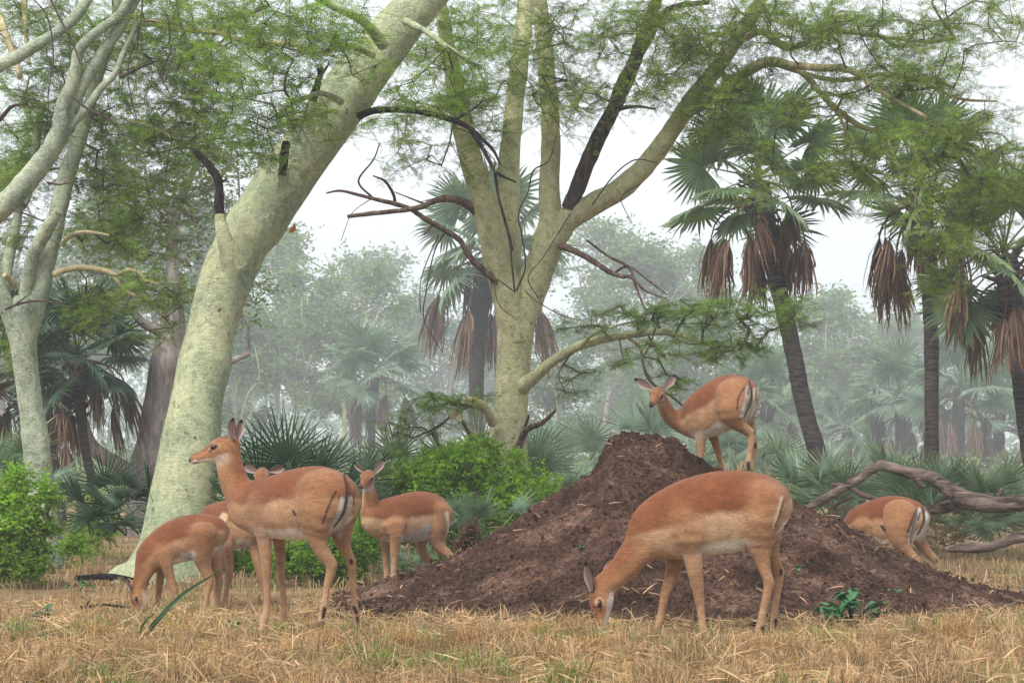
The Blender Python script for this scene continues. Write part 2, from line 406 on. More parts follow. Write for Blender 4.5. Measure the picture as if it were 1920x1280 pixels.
def impala(label, d, torso, neck, head, ears, legs, tail, marks=(), h=0.0085, heading=(-1, 0, 0), saddle=0.05, cream=0.38):
    heading = unit(np.array(heading, float)); px2m = d / FPX
    chains = []
    def stations(rows, sub):
        r = np.array([[*P((a+c)/2, (b+e)/2, d+dd), *(P(a, b, d+dd) - P(c, e, d+dd)), wd] for a, b, c, e, dd, wd in rows])
        q = catmull(r, sub); return sections(q[:, :3], q[:, 3:6], np.linalg.norm(q[:, 3:6], axis=1) / 2, q[:, 6])
    chains.append(('torso', stations(torso, 3)))
    chains.append(('neck', stations(neck, 3)))
    # head
    po = P(*head['poll'][:2], d + head['poll'][2]); no = P(*head['nose'][:2], d + head['nose'][2])
    L = np.linalg.norm(no - po); f = (no - po) / L; up = np.array(head['up'], float); up = unit(up - f * up.dot(f)); sd = np.cross(f, up)
    k = head.get('k', 1.0)
    prof = [(-0.06, -0.012, 0.040, 0.036), (0.06, -0.007, 0.055, 0.044), (0.20, -0.010, 0.063, 0.050), (0.34, -0.011, 0.059, 0.047), (0.48, -0.013, 0.049, 0.037),
            (0.62, -0.014, 0.039, 0.029), (0.78, -0.012, 0.031, 0.025), (0.91, -0.011, 0.027, 0.024), (0.985, -0.011, 0.020, 0.019)]
    hp = catmull(np.array([[*(po + f * L * a + up * b * k), r1 * k, r2 * k] for a, b, r1, r2 in prof]), 2)
    chains.append(('head', sections(hp[:, :3], np.repeat(up[None], len(hp), 0), hp[:, 3], hp[:, 4])))
    seen_ = set(); lat = np.cross(heading, [0, 0, 1.0]); lat = unit(lat) * (-1 if lat[1] > 0 else 1)
    for lg in legs:
        out_ = 0.0 if lg['kind'] in seen_ else 1.0; seen_.add(lg['kind'])
        dd0 = lg['dd']; rows = []
        for q_ in lg['pts']:
            rows.append([*P(q_[0], q_[1], d + dd0 + (q_[3] if len(q_) > 3 else 0)), q_[2] / 2 * px2m])
        rows = np.array(rows); rows[0, :3] += lat * .036 * out_; rows[1, :3] += lat * .020 * out_
        q = catmull(rows, 2); n = len(q)
        rs = q[:, 3] * np.interp(np.linspace(0, 1, n), [0, 0.25, 0.5, 1], [0.62, 0.72, 0.92, 0.95]); rs = np.minimum(rs, 0.072)
        chains.append((lg['kind'], sections(q[:, :3], np.repeat(heading[None], n, 0), q[:, 3], rs)))
    allp = np.array([s[0] for _, ch in chains for s in ch]); rr = max(s[3] for _, ch in chains for s in ch)
    lo = allp.min(0) - np.array([0.13, 0.16, 0.10]); hi = allp.max(0) + np.array([0.13, 0.16, 0.19])
    dim = np.ceil((hi - lo) / h).astype(int) + 2
    ax = [lo[i] + np.arange(dim[i]) * h for i in range(3)]
    field = None
    for kind, ch in chains:
        Df = np.full(dim, 0.08, np.float32)
        for A, B in zip(ch[:-1], ch[1:]):
            r = max(A[3], A[4], B[3], B[4]) + 0.07
            l_ = np.minimum(A[0], B[0]) - r; h_ = np.maximum(A[0], B[0]) + r
            i0 = np.clip(((l_ - lo) / h).astype(int), 0, dim - 1); i1 = np.clip(((h_ - lo) / h).astype(int) + 2, 1, dim)
            g3 = np.stack(np.meshgrid(*[ax[i][i0[i]:i1[i]] for i in range(3)], indexing='ij'), -1)
            dv = seg_eval(g3, A, B)[0]
            sl = tuple(slice(i0[i], i1[i]) for i in range(3)); Df[sl] = np.minimum(Df[sl], dv)
        kk = {'torso': 0.03, 'neck': 0.022, 'head': 0.025}.get(kind, 0.024)
        if field is None: field = Df
        else:
            hh = np.clip(0.5 + 0.5 * (field - Df) / kk, 0, 1)
            field = field * (1 - hh) + Df * hh - kk * hh * (1 - hh)
    # brow ridges
    for sg in (-1, 1):
        c = po + f * L * 0.36 + up * 0.020 * k + sd * sg * 0.034 * k
        i0 = np.clip(((c - 0.07 - lo) / h).astype(int), 0, dim - 1); i1 = np.clip(((c + 0.07 - lo) / h).astype(int) + 1, 1, dim)
        g3 = np.stack(np.meshgrid(*[ax[i][i0[i]:i1[i]] for i in range(3)], indexing='ij'), -1)
        dv = np.linalg.norm(g3 - c, axis=-1) - 0.019 * k
        sl = tuple(slice(i0[i], i1[i]) for i in range(3)); hh = np.clip(0.5 + 0.5 * (field[sl] - dv) / 0.012, 0, 1)
        field[sl] = field[sl] * (1 - hh) + dv * hh - 0.012 * hh * (1 - hh)
    V, F = nets(field.astype(float), lo, h)
    # normals
    e1 = V[F[:, 1]] - V[F[:, 0]]; e2 = V[F[:, 2]] - V[F[:, 0]]; fn = np.cross(e1, e2); N = np.zeros_like(V)
    for q in range(4): np.add.at(N, F[:, q], fn)
    N = unit(N)
    # muscle and coat relief
    V = V + N * (0.0022 * fbm(V * 14, 2))[:, None]
    # coat colour
    cw = []; cc = []
    for kind, ch in chains:
        bd = np.full(len(V), 9.0); bu = np.zeros(len(V)); bs = np.zeros(len(V)); bt = np.zeros(len(V)); ns = len(ch) - 1
        for q, (A, B) in enumerate(zip(ch[:-1], ch[1:])):
            dv, du, ds, t = seg_eval(V, A, B); m = dv < bd
            bd[m] = dv[m]; bu[m] = du[m]; bs[m] = ds[m]; bt[m] = (q + t[m]) / ns
        nz_ = 0.13 * fbm(V * 9, 3)
        if kind == 'torso':
            c = lerp(CRM[None] * cream + TAN[None] * (1 - cream), RUF[None], sst(saddle - 0.08, saddle + 0.16, bu + nz_))
            c = lerp(c, WHT[None], sst(-0.62, -0.80, bu + nz_ * 0.6) * sst(0.10, 0.22, bt))
            c = lerp(c, 0.5 * (RUF + TAN)[None], sst(0.80, 0.97, bt) * 0.6)
        elif kind == 'neck':
            c = lerp(TAN[None], (RUF * 0.8 + TAN * 0.2)[None], sst(-0.35, 0.75, bu + nz_))
            c = lerp(c, CRM[None], sst(-0.7, -0.98, bu) * sst(0.5, 0.9, bt))
        elif kind == 'head':
            c = lerp(TAN[None] * 1.02, (RUF * 0.65 + TAN * 0.35)[None], sst(0.25, 0.8, bu + nz_))
            c = lerp(c, WHT[None], sst(-0.35, -0.65, bu + nz_ * 0.5) * sst(0.14, 0.3, bt))
            c = lerp(c, WHT[None], sst(0.80, 0.86, bt) * sst(-0.1, -0.4, bu))
            rel = (V - (po + f * L * 0.36)); 
            for sg in (-1, 1):
                ec = po + f * L * 0.36 + up * 0.012 * k + sd * sg * 0.045 * k
                rv = V - ec; de = np.sqrt(((rv @ f) / 1.5) ** 2 + (rv @ up) ** 2 + (rv @ sd) ** 2)
                c = lerp(c, CRM[None] * 1.25, sst(0.027 * k, 0.018 * k, de) * 0.4)
                c = lerp(c, BLK[None] * 1.5, sst(0.0175 * k, 0.0125 * k, de))
                tr = V - (ec + f * 0.034 * k - up * 0.010 * k); c = lerp(c, np.array([[.07, .025, .012]]), sst(0.016 * k, 0.008 * k, np.sqrt(((tr @ f) / 2.2) ** 2 + (tr @ up) ** 2 + (tr @ sd) ** 2)) * .8)
            c = lerp(c, BLK[None] * 2, sst(0.93, 0.96, bt) * sst(-0.55, -0.25, bu))
            c = lerp(c, BLK[None] * 3, sst(0.02, 0.08, bt) * sst(0.24, 0.16, bt) * sst(0.62, 0.85, bu))
        else:
            c = lerp(LEG[None] * 1.0, CRM[None] * 0.95, sst(0.45, 0.9, bt) * 0.5)
            if kind == 'hind':
                c = lerp(c, (RUF * 0.45 + TAN * 0.6)[None], sst(0.40, 0.02, bt) * 0.8)
            else:
                c = lerp(c, (RUF * 0.35 + TAN * 0.7)[None], sst(0.30, 0.02, bt) * 0.8)
            c = lerp(c, BLK[None] * 9, sst(0.955, 0.97, bt))
        wt = np.exp(-np.maximum(bd + 0.03, 0) / 0.017) * (1.35 if kind in ('front', 'hind') else 1.0)
        cw.append(wt); cc.append(c)
    W = np.array(cw)[..., None]; C = (W * np.array(cc)).sum(0) / (W.sum(0) + 1e-12)
    # markings of the coat (rump stripes, gland tufts): each lies on the side of the animal that faces the photographer
    qx = 960 + V[:, 0] / V[:, 1] * FPX; qy = HOR - (V[:, 2] - HC) / V[:, 1] * FPX
    view = unit(V - np.array([0, 0, HC])); facing = -(view * N).sum(1)
    for pts, wd, colr in marks:
        colr = np.array(colr); pts = np.array(pts, float)
        if len(pts) == 1: pts = np.vstack([pts, pts + 0.01])
        pts = catmull(pts, 4)
        dm = np.full(len(V), 99.0)
        for a, b in zip(pts[:-1], pts[1:]):
            ab = b - a; t = np.clip(((qx - a[0]) * ab[0] + (qy - a[1]) * ab[1]) / (ab @ ab + 1e-9), 0, 1)
            dm = np.minimum(dm, np.hypot(qx - a[0] - t * ab[0], qy - a[1] - t * ab[1]))
        sf = 3.4 if colr.mean() > 0.3 else 0.9
        dm = dm + (1.4 if sf > 1 else 0.25) * pnoise(V * 45)
        C = lerp(C, colr[None] * (0.66 if colr.mean() > .5 else 1), sst(wd / 2 + sf, wd / 2 - sf * 0.7, dm) * 0.95 * (facing > 0.02))
    hoofp = [ch[-1][0] for kd, ch in chains if kd in ('front', 'hind')]
    base = np.mean(hoofp, 0); base[2] = min(q[2] for q in hoofp)
    root = empty('impala', base, label, 'impala', 'impalas grazing and standing around the mound')
    mb = MB(); mb.add(V, F, C); mb.obj('body', M['fur'], root)
    # eyes
    for sg in (-1, 1):
        c = po + f * L * 0.36 + up * 0.012 * k + sd * sg * 0.040 * k
        mb = MB(); a = np.linspace(0, np.pi, 9); b = np.linspace(0, 2*np.pi, 12, endpoint=False)
        g_ = np.stack([np.outer(np.sin(a), np.cos(b)), np.outer(np.sin(a), np.sin(b)), np.outer(np.cos(a), np.ones(12))], -1).reshape(-1, 3)
        Vv = c + (g_[:, :1] * f * 0.0185 + g_[:, 1:2] * up * 0.0130 + g_[:, 2:] * sd * 0.014) * k
        i = np.arange(8)[:, None] * 12; j = np.arange(12)[None]; kq = (j + 1) % 12
        mb.add(Vv, np.stack([i+j, i+kq, i+12+kq, i+12+j], -1).reshape(-1, 4)); mb.obj('eye', M['eye'], root)
    # ears: a leaf shaped cup with its own thickness
    for bx, by, bd_, tx, ty, td, op, wd in ears:
        b0 = P(bx, by, d + bd_); t0 = P(tx, ty, d + td); a = unit(t0 - b0); Ln = np.linalg.norm(t0 - b0)
        op = np.array(op, float); op = unit(op - a * op.dot(a)); sdv = np.cross(a, op)
        nu, nv = 11, 9; uu = np.linspace(-0.12, 1, nu); vv = np.linspace(-1, 1, nv)
        wd = wd * 1.12; hw = wd * np.interp(uu, [-0.12, 0, 0.2, 0.45, 0.7, 0.88, 1.0], [0.35, 0.5, 0.82, 1.0, 0.8, 0.45, 0.06])
        mb = MB()
        for layer in (0, 1):
            off = -0.004 * layer
            G = b0 + a * (uu[:, None, None] * Ln) + sdv * (hw[:, None] * np.sin(vv * 1.35)[None] / np.sin(1.35))[..., None] \
                + op * (off + hw[:, None] * (0.75 * (1 - np.cos(vv * 1.35))[None] - 0.25))[..., None]
            if layer == 0:
                cI = lerp(np.array([[0.13, 0.075, 0.065]]), np.array([[0.46, 0.38, 0.34]]), np.tile(np.abs(vv), nu) * 0.8)
                dark = sst(0.25, 0.10, np.abs(np.abs(np.tile(vv, nu)) - 0.45)) * 0.45
                cI = lerp(cI, np.array([[0.10, 0.06, 0.05]]), dark)
            else: cI = np.repeat((RUF * 0.4 + TAN * 0.5)[None], nu * nv, 0)
            ur = np.repeat(uu, nv)
            cI = lerp(cI, BLK[None], np.clip(sst(0.78, 0.88, ur) + sst(0.86, 0.97, np.abs(np.tile(vv, nu))) * sst(0.5, 0.7, ur), 0, 1))
            i = np.arange(nu - 1)[:, None] * nv; j = np.arange(nv - 1)[None]
            q = np.stack([i+j, i+j+1, i+nv+j+1, i+nv+j], -1).reshape(-1, 4)
            mb.add(G.reshape(-1, 3), q if layer == 0 else q[:, ::-1], cI)
        mb.obj('ear', M['ear'], root)
    # tail
    if tail:
        q = catmull(np.array([[*P(a, b, d + dd), wd / 2 * px2m] for a, b, wd, dd in tail]), 5)
        mb = MB(); tcol = np.repeat(lerp(RUF[None] * 0.5, BLK[None] * 2, np.linspace(0.1, 1.3, len(q)).clip(0, 1)), 8, 0)
        tube(mb, q[:, :3], q[:, 3], 8, 0, tcol, cap=False); mb.obj('tail', M['fur'], root)
    for q in hoofp: FEET.append((q[0], q[1], q[2] - 0.02))
    return root

K = (0.014, 0.010, 0.009); WH = (0.72, 0.68, 0.63)
# the large doe standing on the left
impala('large doe standing alert at the left, head raised high, looking left', 9.0,
  torso=[(468,906,458,992,.19,.085),(486,899,486,1003,.16,.115),(520,890,514,1009,.09,.135),(556,879,553,1012,0,.145),(592,873,588,1008,-.08,.138),(616,877,614,994,-.15,.135),(633,889,632,985,-.20,.115),(643,905,642,970,-.23,.09),(648,925,647,955,-.24,.05)],
  neck=[(482,902,463,985,.17,.075),(465,898,434,950,.20,.062),(452,868,417,908,.22,.052),(444,836,412,870,.23,.046),(437,822,414,852,.235,.045)],
  head=dict(poll=(431,832,.23), nose=(358,859,.22), up=(-.2,0,1), k=1.02),
  ears=[(434,822,.19,437,783,.15,(-.55,-1,.1),.026),(446,820,.26,453,786,.31,(.6,-.8,.1),.024)],
  legs=[dict(kind='front',dd=.07,pts=[(500,950,62),(494,985,44),(495,1008,31),(498,1042,24),(500,1076,18),(501,1100,14),(501,1130,12.5),(498,1155,15),(494,1170,13),(491,1186,16)]),
        dict(kind='front',dd=.22,pts=[(515,975,48),(523,1005,31),(525,1040,22),(527,1078,16.5),(530,1100,13),(532,1130,12),(532,1152,14),(529,1162,12),(526,1175,15)]),
        dict(kind='hind',dd=-.22,pts=[(610,920,100,.03),(600,958,86),(592,988,60),(597,1014,38),(607,1038,28),(622,1058,22),(617,1084,16),(611,1112,13),(607,1140,15),(604,1152,12),(602,1170,14)]),
        dict(kind='hind',dd=-.06,pts=[(640,930,78,-.04),(641,965,60),(640,1000,42),(647,1028,25),(658,1052,20),(661,1080,15),(663,1112,12),(666,1143,14),(668,1156,12),(670,1180,15)])],
  tail=[(645,890,5,-.30),(650,912,6,-.335),(649,940,6,-.345),(641,966,5,-.34),(625,988,3,-.31)],
  marks=[([(641,936),(638,955),(628,980),(621,994)],7,WH),([(656,934),(655,955),(644,980),(636,1004)],7,WH),([(630,920),(617,947),(605,980)],3.6,K),([(637,921),(635,941)],1.2,(.06,.04,.03)),
         ([(656,923),(657,941)],1.2,(.06,.04,.03)),([(664,918),(663,946)],1.6,K),([(549,957),(554,965)],4,K),([(608,1140),(606,1156)],7,K),([(664,1138),(668,1148)],7,K),([(670,1157),(670,1166)],7,K),([(658,1050),(659,1055)],6,K),
         ([(400,829),(383,846)],2.0,(.18,.07,.03)),([(362,869),(372,866)],1.6,K)], h=0.0075, heading=(-.9,.42,0))
# the doe grazing in front of the mound
impala('large doe grazing in front of the mound at the right, muzzle in the dry grass', 8.9,
  torso=[(1222,938,1240,1046,0,.085),(1262,912,1274,1050,0,.12),(1300,894,1312,1042,0,.14),(1345,883,1350,1038,0,.142),(1390,881,1388,1030,0,.142),(1428,888,1420,1010,0,.138),(1447,902,1440,986,0,.115),(1457,922,1452,960,0,.055)],
  neck=[(1238,926,1252,1046,0,.085),(1216,948,1230,1048,0,.07),(1190,992,1212,1056,0,.058),(1163,1032,1188,1080,0,.05),(1137,1062,1164,1102,0,.046),(1117,1084,1146,1112,0,.045)],
  head=dict(poll=(1124,1098,0), nose=(1122,1190,-.02), up=(-1,-.25,.1), k=1.05),
  ears=[(1108,1102,-.05,1098,1052,-.07,(-.5,-.8,0),.022),(1127,1086,.05,1149,1044,.14,(-.6,.5,.3),.018)],
  legs=[dict(kind='front',dd=-.075,pts=[(1290,975,78,.03),(1293,1008,56),(1298,1035,38),(1304,1075,30),(1310,1112,21),(1312,1125,19),(1315,1150,14),(1318,1180,16),(1319,1192,13),(1320,1204,16)]),
        dict(kind='front',dd=.085,pts=[(1275,1000,60),(1268,1040,36),(1258,1080,26),(1247,1115,19),(1241,1145,14),(1235,1172,15),(1232,1182,12),(1228,1192,14)]),
        dict(kind='hind',dd=-.075,pts=[(1430,935,84,.03),(1425,975,76),(1424,1012,56),(1429,1048,30),(1436,1074,21),(1442,1093,21),(1438,1115,17),(1431,1145,14),(1425,1175,16),(1423,1186,13),(1420,1200,15)]),
        dict(kind='hind',dd=.08,pts=[(1440,950,70),(1440,990,60),(1444,1025,36),(1453,1052,22),(1461,1071,19),(1460,1095,15),(1455,1130,12.5),(1451,1162,14),(1450,1172,12),(1448,1186,14)])],
  tail=[(1467,918,7,0),(1471,934,6,0),(1465,955,6,.0),(1455,980,5,.0)],
  marks=[([(1466,932),(1457,966),(1450,988)],4,(.50,.38,.27)),([(1470,936),(1460,970),(1454,986)],2.4,K),([(1399,968),(1399,977)],1.6,(.05,.03,.02)),([(1430,1176),(1431,1186)],7,K),([(1455,1162),(1456,1174)],7,K),([(1465,1068),(1464,1076)],5,K),
         ([(1096,1130),(1103,1152),(1112,1178)],3.2,(.05,.02,.012)),([(1143,1126),(1142,1150),(1137,1168)],9,WH),([(1120,1186),(1124,1180)],9,WH),([(1121,1192),(1122,1197)],6,K)], h=0.0075, heading=(-1,0,0), saddle=-0.02, cream=0.85)
# on the mound
impala('doe standing near the top of the mound, looking back at the camera', 13.0,
  torso=[(1284,768,1288,816,.24,.075),(1300,750,1303,823,.18,.105),(1318,731,1324,822,.11,.13),(1340,714,1346,814,.04,.145),(1362,703,1366,804,-.04,.138),(1381,702,1382,793,-.11,.13),(1395,709,1394,776,-.17,.105),(1404,724,1402,756,-.20,.06)],
  neck=[(1300,762,1296,818,.2,.085),(1284,769,1277,812,.22,.07),(1270,769,1258,801,.2,.06),(1259,760,1244,785,.17,.052),(1252,748,1236,768,.14,.046),(1246,736,1232,750,.12,.044)],
  head=dict(poll=(1236,733,.09), nose=(1221,758,-.08), up=(.05,-.45,.9), k=1.0),
  ears=[(1219,727,.10,1189,710,.12,(.15,-1,-.1),.030),(1248,726,.12,1267,702,.15,(-.2,-1,-.1),.030)],
  legs=[dict(kind='front',dd=.10,pts=[(1312,785,46,.02),(1314,805,28),(1314,830,20),(1314,852,14),(1313,870,12),(1311,900,12)]),
        dict(kind='front',dd=.26,pts=[(1330,800,34,-.04),(1340,824,19),(1346,846,14),(1351,864,11),(1355,884,12),(1357,892,12)]),
        dict(kind='hind',dd=-.22,pts=[(1378,735,66,.05),(1372,765,58),(1376,787,40),(1391,800,24),(1407,812,18),(1410,826,15),(1406,848,11),(1403,866,13),(1401,884,13)]),
        dict(kind='hind',dd=-.07,pts=[(1402,745,44,-.04),(1402,785,28),(1409,812,18),(1415,833,13),(1413,850,10),(1411,866,11),(1409,884,12)])],
  tail=[(1404,712,3,-.26),(1409,735,4,-.29),(1406,758,3.6,-.295),(1396,781,2,-.28)],
  marks=[([(1403,728),(1400,752),(1391,779)],7,WH),([(1415,730),(1413,755),(1404,782)],5,WH),([(1396,726),(1385,745),(1382,766)],2.8,K),([(1404,727),(1402,740)],2.5,K),([(1417,730),(1417,750)],2,K),
         ([(1403,868),(1403,878)],8,K),([(1415,810),(1416,813)],5,(.1,.05,.03)),([(1416,832),(1416,838)],5,K),([(1217,755),(1225,755)],3.4,K)], h=0.009, heading=(-.8,.5,0))
# behind the left foot of the mound
impala('small doe standing behind the left foot of the mound, ears spread, facing the camera', 14.0,
  torso=[(704,946,699,1000,-.20,.085),(720,936,722,1014,-.14,.11),(745,929,747,1017,-.06,.135),(772,922,773,1017,.03,.145),(798,921,796,1010,.12,.145),(818,929,815,998,.18,.13),(829,942,825,985,.23,.09),(835,957,831,975,.25,.045)],
  neck=[(718,942,706,1006,-.17,.075),(709,943,693,994,-.2,.06),(705,934,686,968,-.22,.048),(703,920,684,942,-.23,.043),(699,907,684,922,-.23,.042)],
  head=dict(poll=(693,889,-.22), nose=(677,911,-.36), up=(.05,-.4,.9), k=1.05),
  ears=[(703,885,-.20,723,860,-.18,(-.2,-1,-.1),.028),(681,883,-.24,662,866,-.22,(-.8,-.5,0),.022)],
  legs=[dict(kind='front',dd=-.21,pts=[(738,985,44,.03),(742,1003,27),(741,1022,21),(740,1042,15),(739,1058,12),(738,1080,12),(737,1094,12)]),
        dict(kind='front',dd=-.06,pts=[(722,990,36),(722,1016,20),(723,1035,15),(724,1052,12),(725,1078,11),(724,1096,11)]),
        dict(kind='hind',dd=.10,pts=[(822,962,54,.02),(818,990,46),(820,1012,32),(830,1030,20),(846,1044,16),(844,1062,12),(840,1085,12),(838,1098,12)]),
        dict(kind='hind',dd=.24,pts=[(806,980,46),(790,1012,26),(793,1034,19),(803,1052,14),(806,1066,11),(802,1090,12)])],
  tail=[(842,955,4,.16),(844,975,4,.138),(843,995,3,.138)],
  marks=[([(760,1010),(782,1008),(800,990)],15,WH),([(838,962),(841,985),(839,1010)],5,(.6,.5,.4)),([(672,907),(677,908)],3.4,K),([(692,916),(686,919)],6,WH)], h=0.0095, heading=(-.88,-.42,0), saddle=0.0, cream=0.8)
# young one grazing far left
impala('young impala grazing at the far left before the leaning trunk, head down', 11.4,
  torso=[(275,1017,291,1071,-.06,.07),(293,996,310,1063,-.03,.09),(317,978,330,1057,0,.11),(345,967,352,1051,.04,.125),(373,962,376,1042,.08,.125),(396,966,396,1031,.11,.115),(411,978,409,1015,.14,.08)],
  neck=[(286,1004,302,1068,-.05,.07),(273,1022,288,1074,-.07,.056),(264,1050,279,1085,-.09,.045),(255,1080,271,1102,-.1,.038),(248,1100,268,1112,-.1,.037)],
  head=dict(poll=(256,1105,-.10), nose=(256,1156,-.14), up=(-.9,-.4,.1), k=.86),
  ears=[(245,1105,-.13,236,1081,-.15,(-.6,-.7,.1),.020),(268,1104,-.05,279,1082,-.02,(.6,-.6,.2),.016)],
  legs=[dict(kind='front',dd=-.08,pts=[(306,1034,38,.02),(311,1056,24),(319,1082,18),(327,1106,14),(332,1125,10),(337,1145,12),(341,1162,12)]),
        dict(kind='front',dd=.06,pts=[(300,1045,30),(302,1072,18),(299,1095,14),(296,1118,11),(294,1138,10),(292,1155,11)]),
        dict(kind='hind',dd=.0,pts=[(380,1000,52),(377,1030,44),(382,1058,28),(390,1080,18),(393,1096,14),(388,1118,10),(385,1138,11),(383,1156,12)]),
        dict(kind='hind',dd=.15,pts=[(400,1000,44),(404,1040,30),(408,1070,18),(412,1092,13),(408,1115,10),(406,1150,11)])],
  tail=None, marks=[([(344,1042),(362,1038)],10,WH),([(384,1146),(384,1152)],6,K)], h=0.0095, heading=(-.93,-.3,0))
# the one whose head shows above the large doe's back
impala('impala half hidden behind the large doe, eyes and ears showing above her back', 11.9,
  torso=[(481,936,472,1010,-.16,.08),(463,933,458,1024,-.10,.10),(442,934,440,1030,-.02,.12),(422,938,421,1027,.06,.125),(404,943,404,1020,.13,.125),(396,955,397,1008,.20,.09),(391,970,392,996,.24,.05)],
  neck=[(468,938,484,1002,-.12,.08),(480,930,490,978,-.15,.06),(492,915,502,950,-.16,.05),(493,894,504,918,-.16,.046),(491,886,501,900,-.16,.045)],
  head=dict(poll=(492,885,-.16), nose=(485,915,-.32), up=(0,-.4,.9), k=.98),
  ears=[(479,883,-.16,455,871,-.14,(.2,-1,-.1),.027),(508,882,-.14,538,874,-.12,(-.1,-1,-.15),.027)],
  legs=[dict(kind='hind',dd=.13,pts=[(394,985,44),(392,1015,32),(391,1045,20),(399,1072,14),(400,1090,12),(400,1120,10),(401,1150,12)]),
        dict(kind='hind',dd=.25,pts=[(408,1000,36),(412,1035,22),(414,1065,14),(412,1090,10),(409,1120,10),(408,1146,11)]),
        dict(kind='front',dd=-.13,pts=[(428,1000,40,.06),(430,1026,25),(430,1055,18),(430,1080,15),(426,1100,11),(422,1122,10),(419,1144,12)]),
        dict(kind='front',dd=-.12,pts=[(470,995,40),(474,1020,24),(481,1050,18),(489,1080,15),(494,1105,11),(498,1128,11),(500,1146,11)])],
  tail=None, marks=[([(398,975),(412,980),(420,968)],14,CRM),([(395,1012),(414,1022)],10,WH),([(455,1022),(468,1015)],10,WH)], h=0.0095, heading=(.8,-.6,0))
# behind the right slope
impala('impala behind the right slope of the mound, head hidden, striped rump to the camera', 16.5,
  torso=[(1590,975,1597,1004,.28,.075),(1606,952,1610,1010,.22,.105),(1631,939,1635,1016,.14,.135),(1660,930,1664,1024,.05,.138),(1690,930,1691,1020,-.04,.142),(1711,938,1709,1008,-.11,.13),(1724,949,1721,990,-.16,.10),(1731,964,1728,984,-.19,.05)],
  neck=[(1606,962,1608,1010,.22,.085),(1590,982,1594,1012,.28,.062),(1578,1000,1584,1022,.32,.05),(1568,1016,1575,1034,.34,.045)],
  head=dict(poll=(1570,1030,.34), nose=(1566,1070,.33), up=(-1,0,.1), k=.96),
  ears=[(1567,1028,.30,1560,1004,.28,(-.6,-.8,0),.022),(1574,1026,.38,1582,1006,.42,(.5,-.6,0),.02)],
  legs=[dict(kind='front',dd=.10,pts=[(1622,985,40),(1625,1012,22),(1628,1045,14),(1630,1085,11),(1629,1098,11)]),
        dict(kind='front',dd=.28,pts=[(1636,990,36),(1642,1018,20),(1646,1048,13),(1648,1085,11),(1648,1098,11)]),
        dict(kind='hind',dd=-.22,pts=[(1690,958,64,.04),(1684,985,54),(1686,1010,38),(1700,1032,22),(1719,1052,16),(1716,1066,12),(1712,1085,11),(1711,1096,12)]),
        dict(kind='hind',dd=-.06,pts=[(1722,970,44,-.05),(1722,1004,28),(1732,1024,20),(1744,1040,16),(1756,1052,13),(1758,1066,10),(1759,1082,12)])],
  tail=[(1728,948,3,-.27),(1732,962,4,-.285),(1731,980,4,-.29),(1720,1003,3,-.27)],
  marks=[([(1724,955),(1719,976),(1709,997),(1706,1014)],6,WH),([(1736,962),(1736,990),(1724,1012)],6,WH),([(1719,955),(1710,974),(1702,997)],2.8,K),([(1725,961),(1722,974)],2.6,K),([(1653,986),(1659,994)],5,K),
         ([(1756,1048),(1757,1053)],5,(.12,.06,.03))], h=0.0105, heading=(-.85,.5,0))

# ------------------------------------------------------------------ ground and mound
def axis(parts):
    o = []
    for a, b, s in parts: o.append(np.arange(a, b, s))
    return np.unique(np.round(np.concatenate(o), 4))
xs = axis([(-480, -30, 15), (-30, -10, 2), (-10, -6, .4), (-6, 6, .085), (6, 10, .4), (10, 30, 2), (30, 481, 15)])
ys = axis([(-30, 2, 4), (2, 5, .5), (5, 19, .085), (19, 30, .4), (30, 60, 2), (60, 481, 15)])
X, Y = np.meshgrid(xs, ys, indexing='ij'); Z = zground(X, Y)
i = np.arange(len(xs) - 1)[:, None] * len(ys); j = np.arange(len(ys) - 1)[None]
mb = MB(); mb.add(np.stack([X, Y, Z], -1).reshape(-1, 3), np.stack([i + j, i + len(ys) + j, i + len(ys) + j + 1, i + j + 1], -1).reshape(-1, 4))
tag(mb.obj('ground', M['ground']), kind='structure')

xs = np.arange(-1.9, 4.9, 0.019); ys = np.arange(9.0, 15.0, 0.024)
X, Y = np.meshgrid(xs, ys, indexing='ij'); Zm = hmound(X, Y)
zb = zbase(X, Y)
amt = sst(-0.02, 0.15, Zm - zb)
pp = np.stack([X, Y, Zm * 1.0], -1)
lump = 0.035 * fbm(pp * 3.2, 3) + 0.024 * np.abs(fbm(pp * 8, 3)) + 0.015 * fbm(pp * 24, 3, 0.65)
cl = fbm(pp * 15 + 9, 2); lump = lump + 0.018 * sst(0.12, 0.30, cl)
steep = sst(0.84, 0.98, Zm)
lump = lump + steep * (0.05 * fbm(pp * 5 + 3, 3) + 0.035 * np.abs(fbm(pp * 12 + 5, 3)))
Zf = Zm + lump * (0.35 + 0.65 * amt) - 0.015
crumb = np.clip(0.95 + 0.5 * fbm(pp * 2.0 + 30, 3), 0.6, 1.5)
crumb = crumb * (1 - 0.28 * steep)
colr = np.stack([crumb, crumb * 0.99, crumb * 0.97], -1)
keep = Zm > zb - 0.14
i = np.arange(len(xs) - 1)[:, None] * len(ys); j = np.arange(len(ys) - 1)[None]
F = np.stack([i + j, i + len(ys) + j, i + len(ys) + j + 1, i + j + 1], -1).reshape(-1, 4)
kf = keep.ravel(); F = F[kf[F].all(1)]
root = empty('earth_mound', (0.9, MY, -0.1), 'tall dark brown earth mound with a broken flat top in the middle', 'mound')
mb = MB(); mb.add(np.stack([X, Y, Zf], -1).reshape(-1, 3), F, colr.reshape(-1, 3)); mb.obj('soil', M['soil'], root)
def mound_z(x, y):
    return np.maximum(hmound(x, y) + 0.012, zground(x, y))

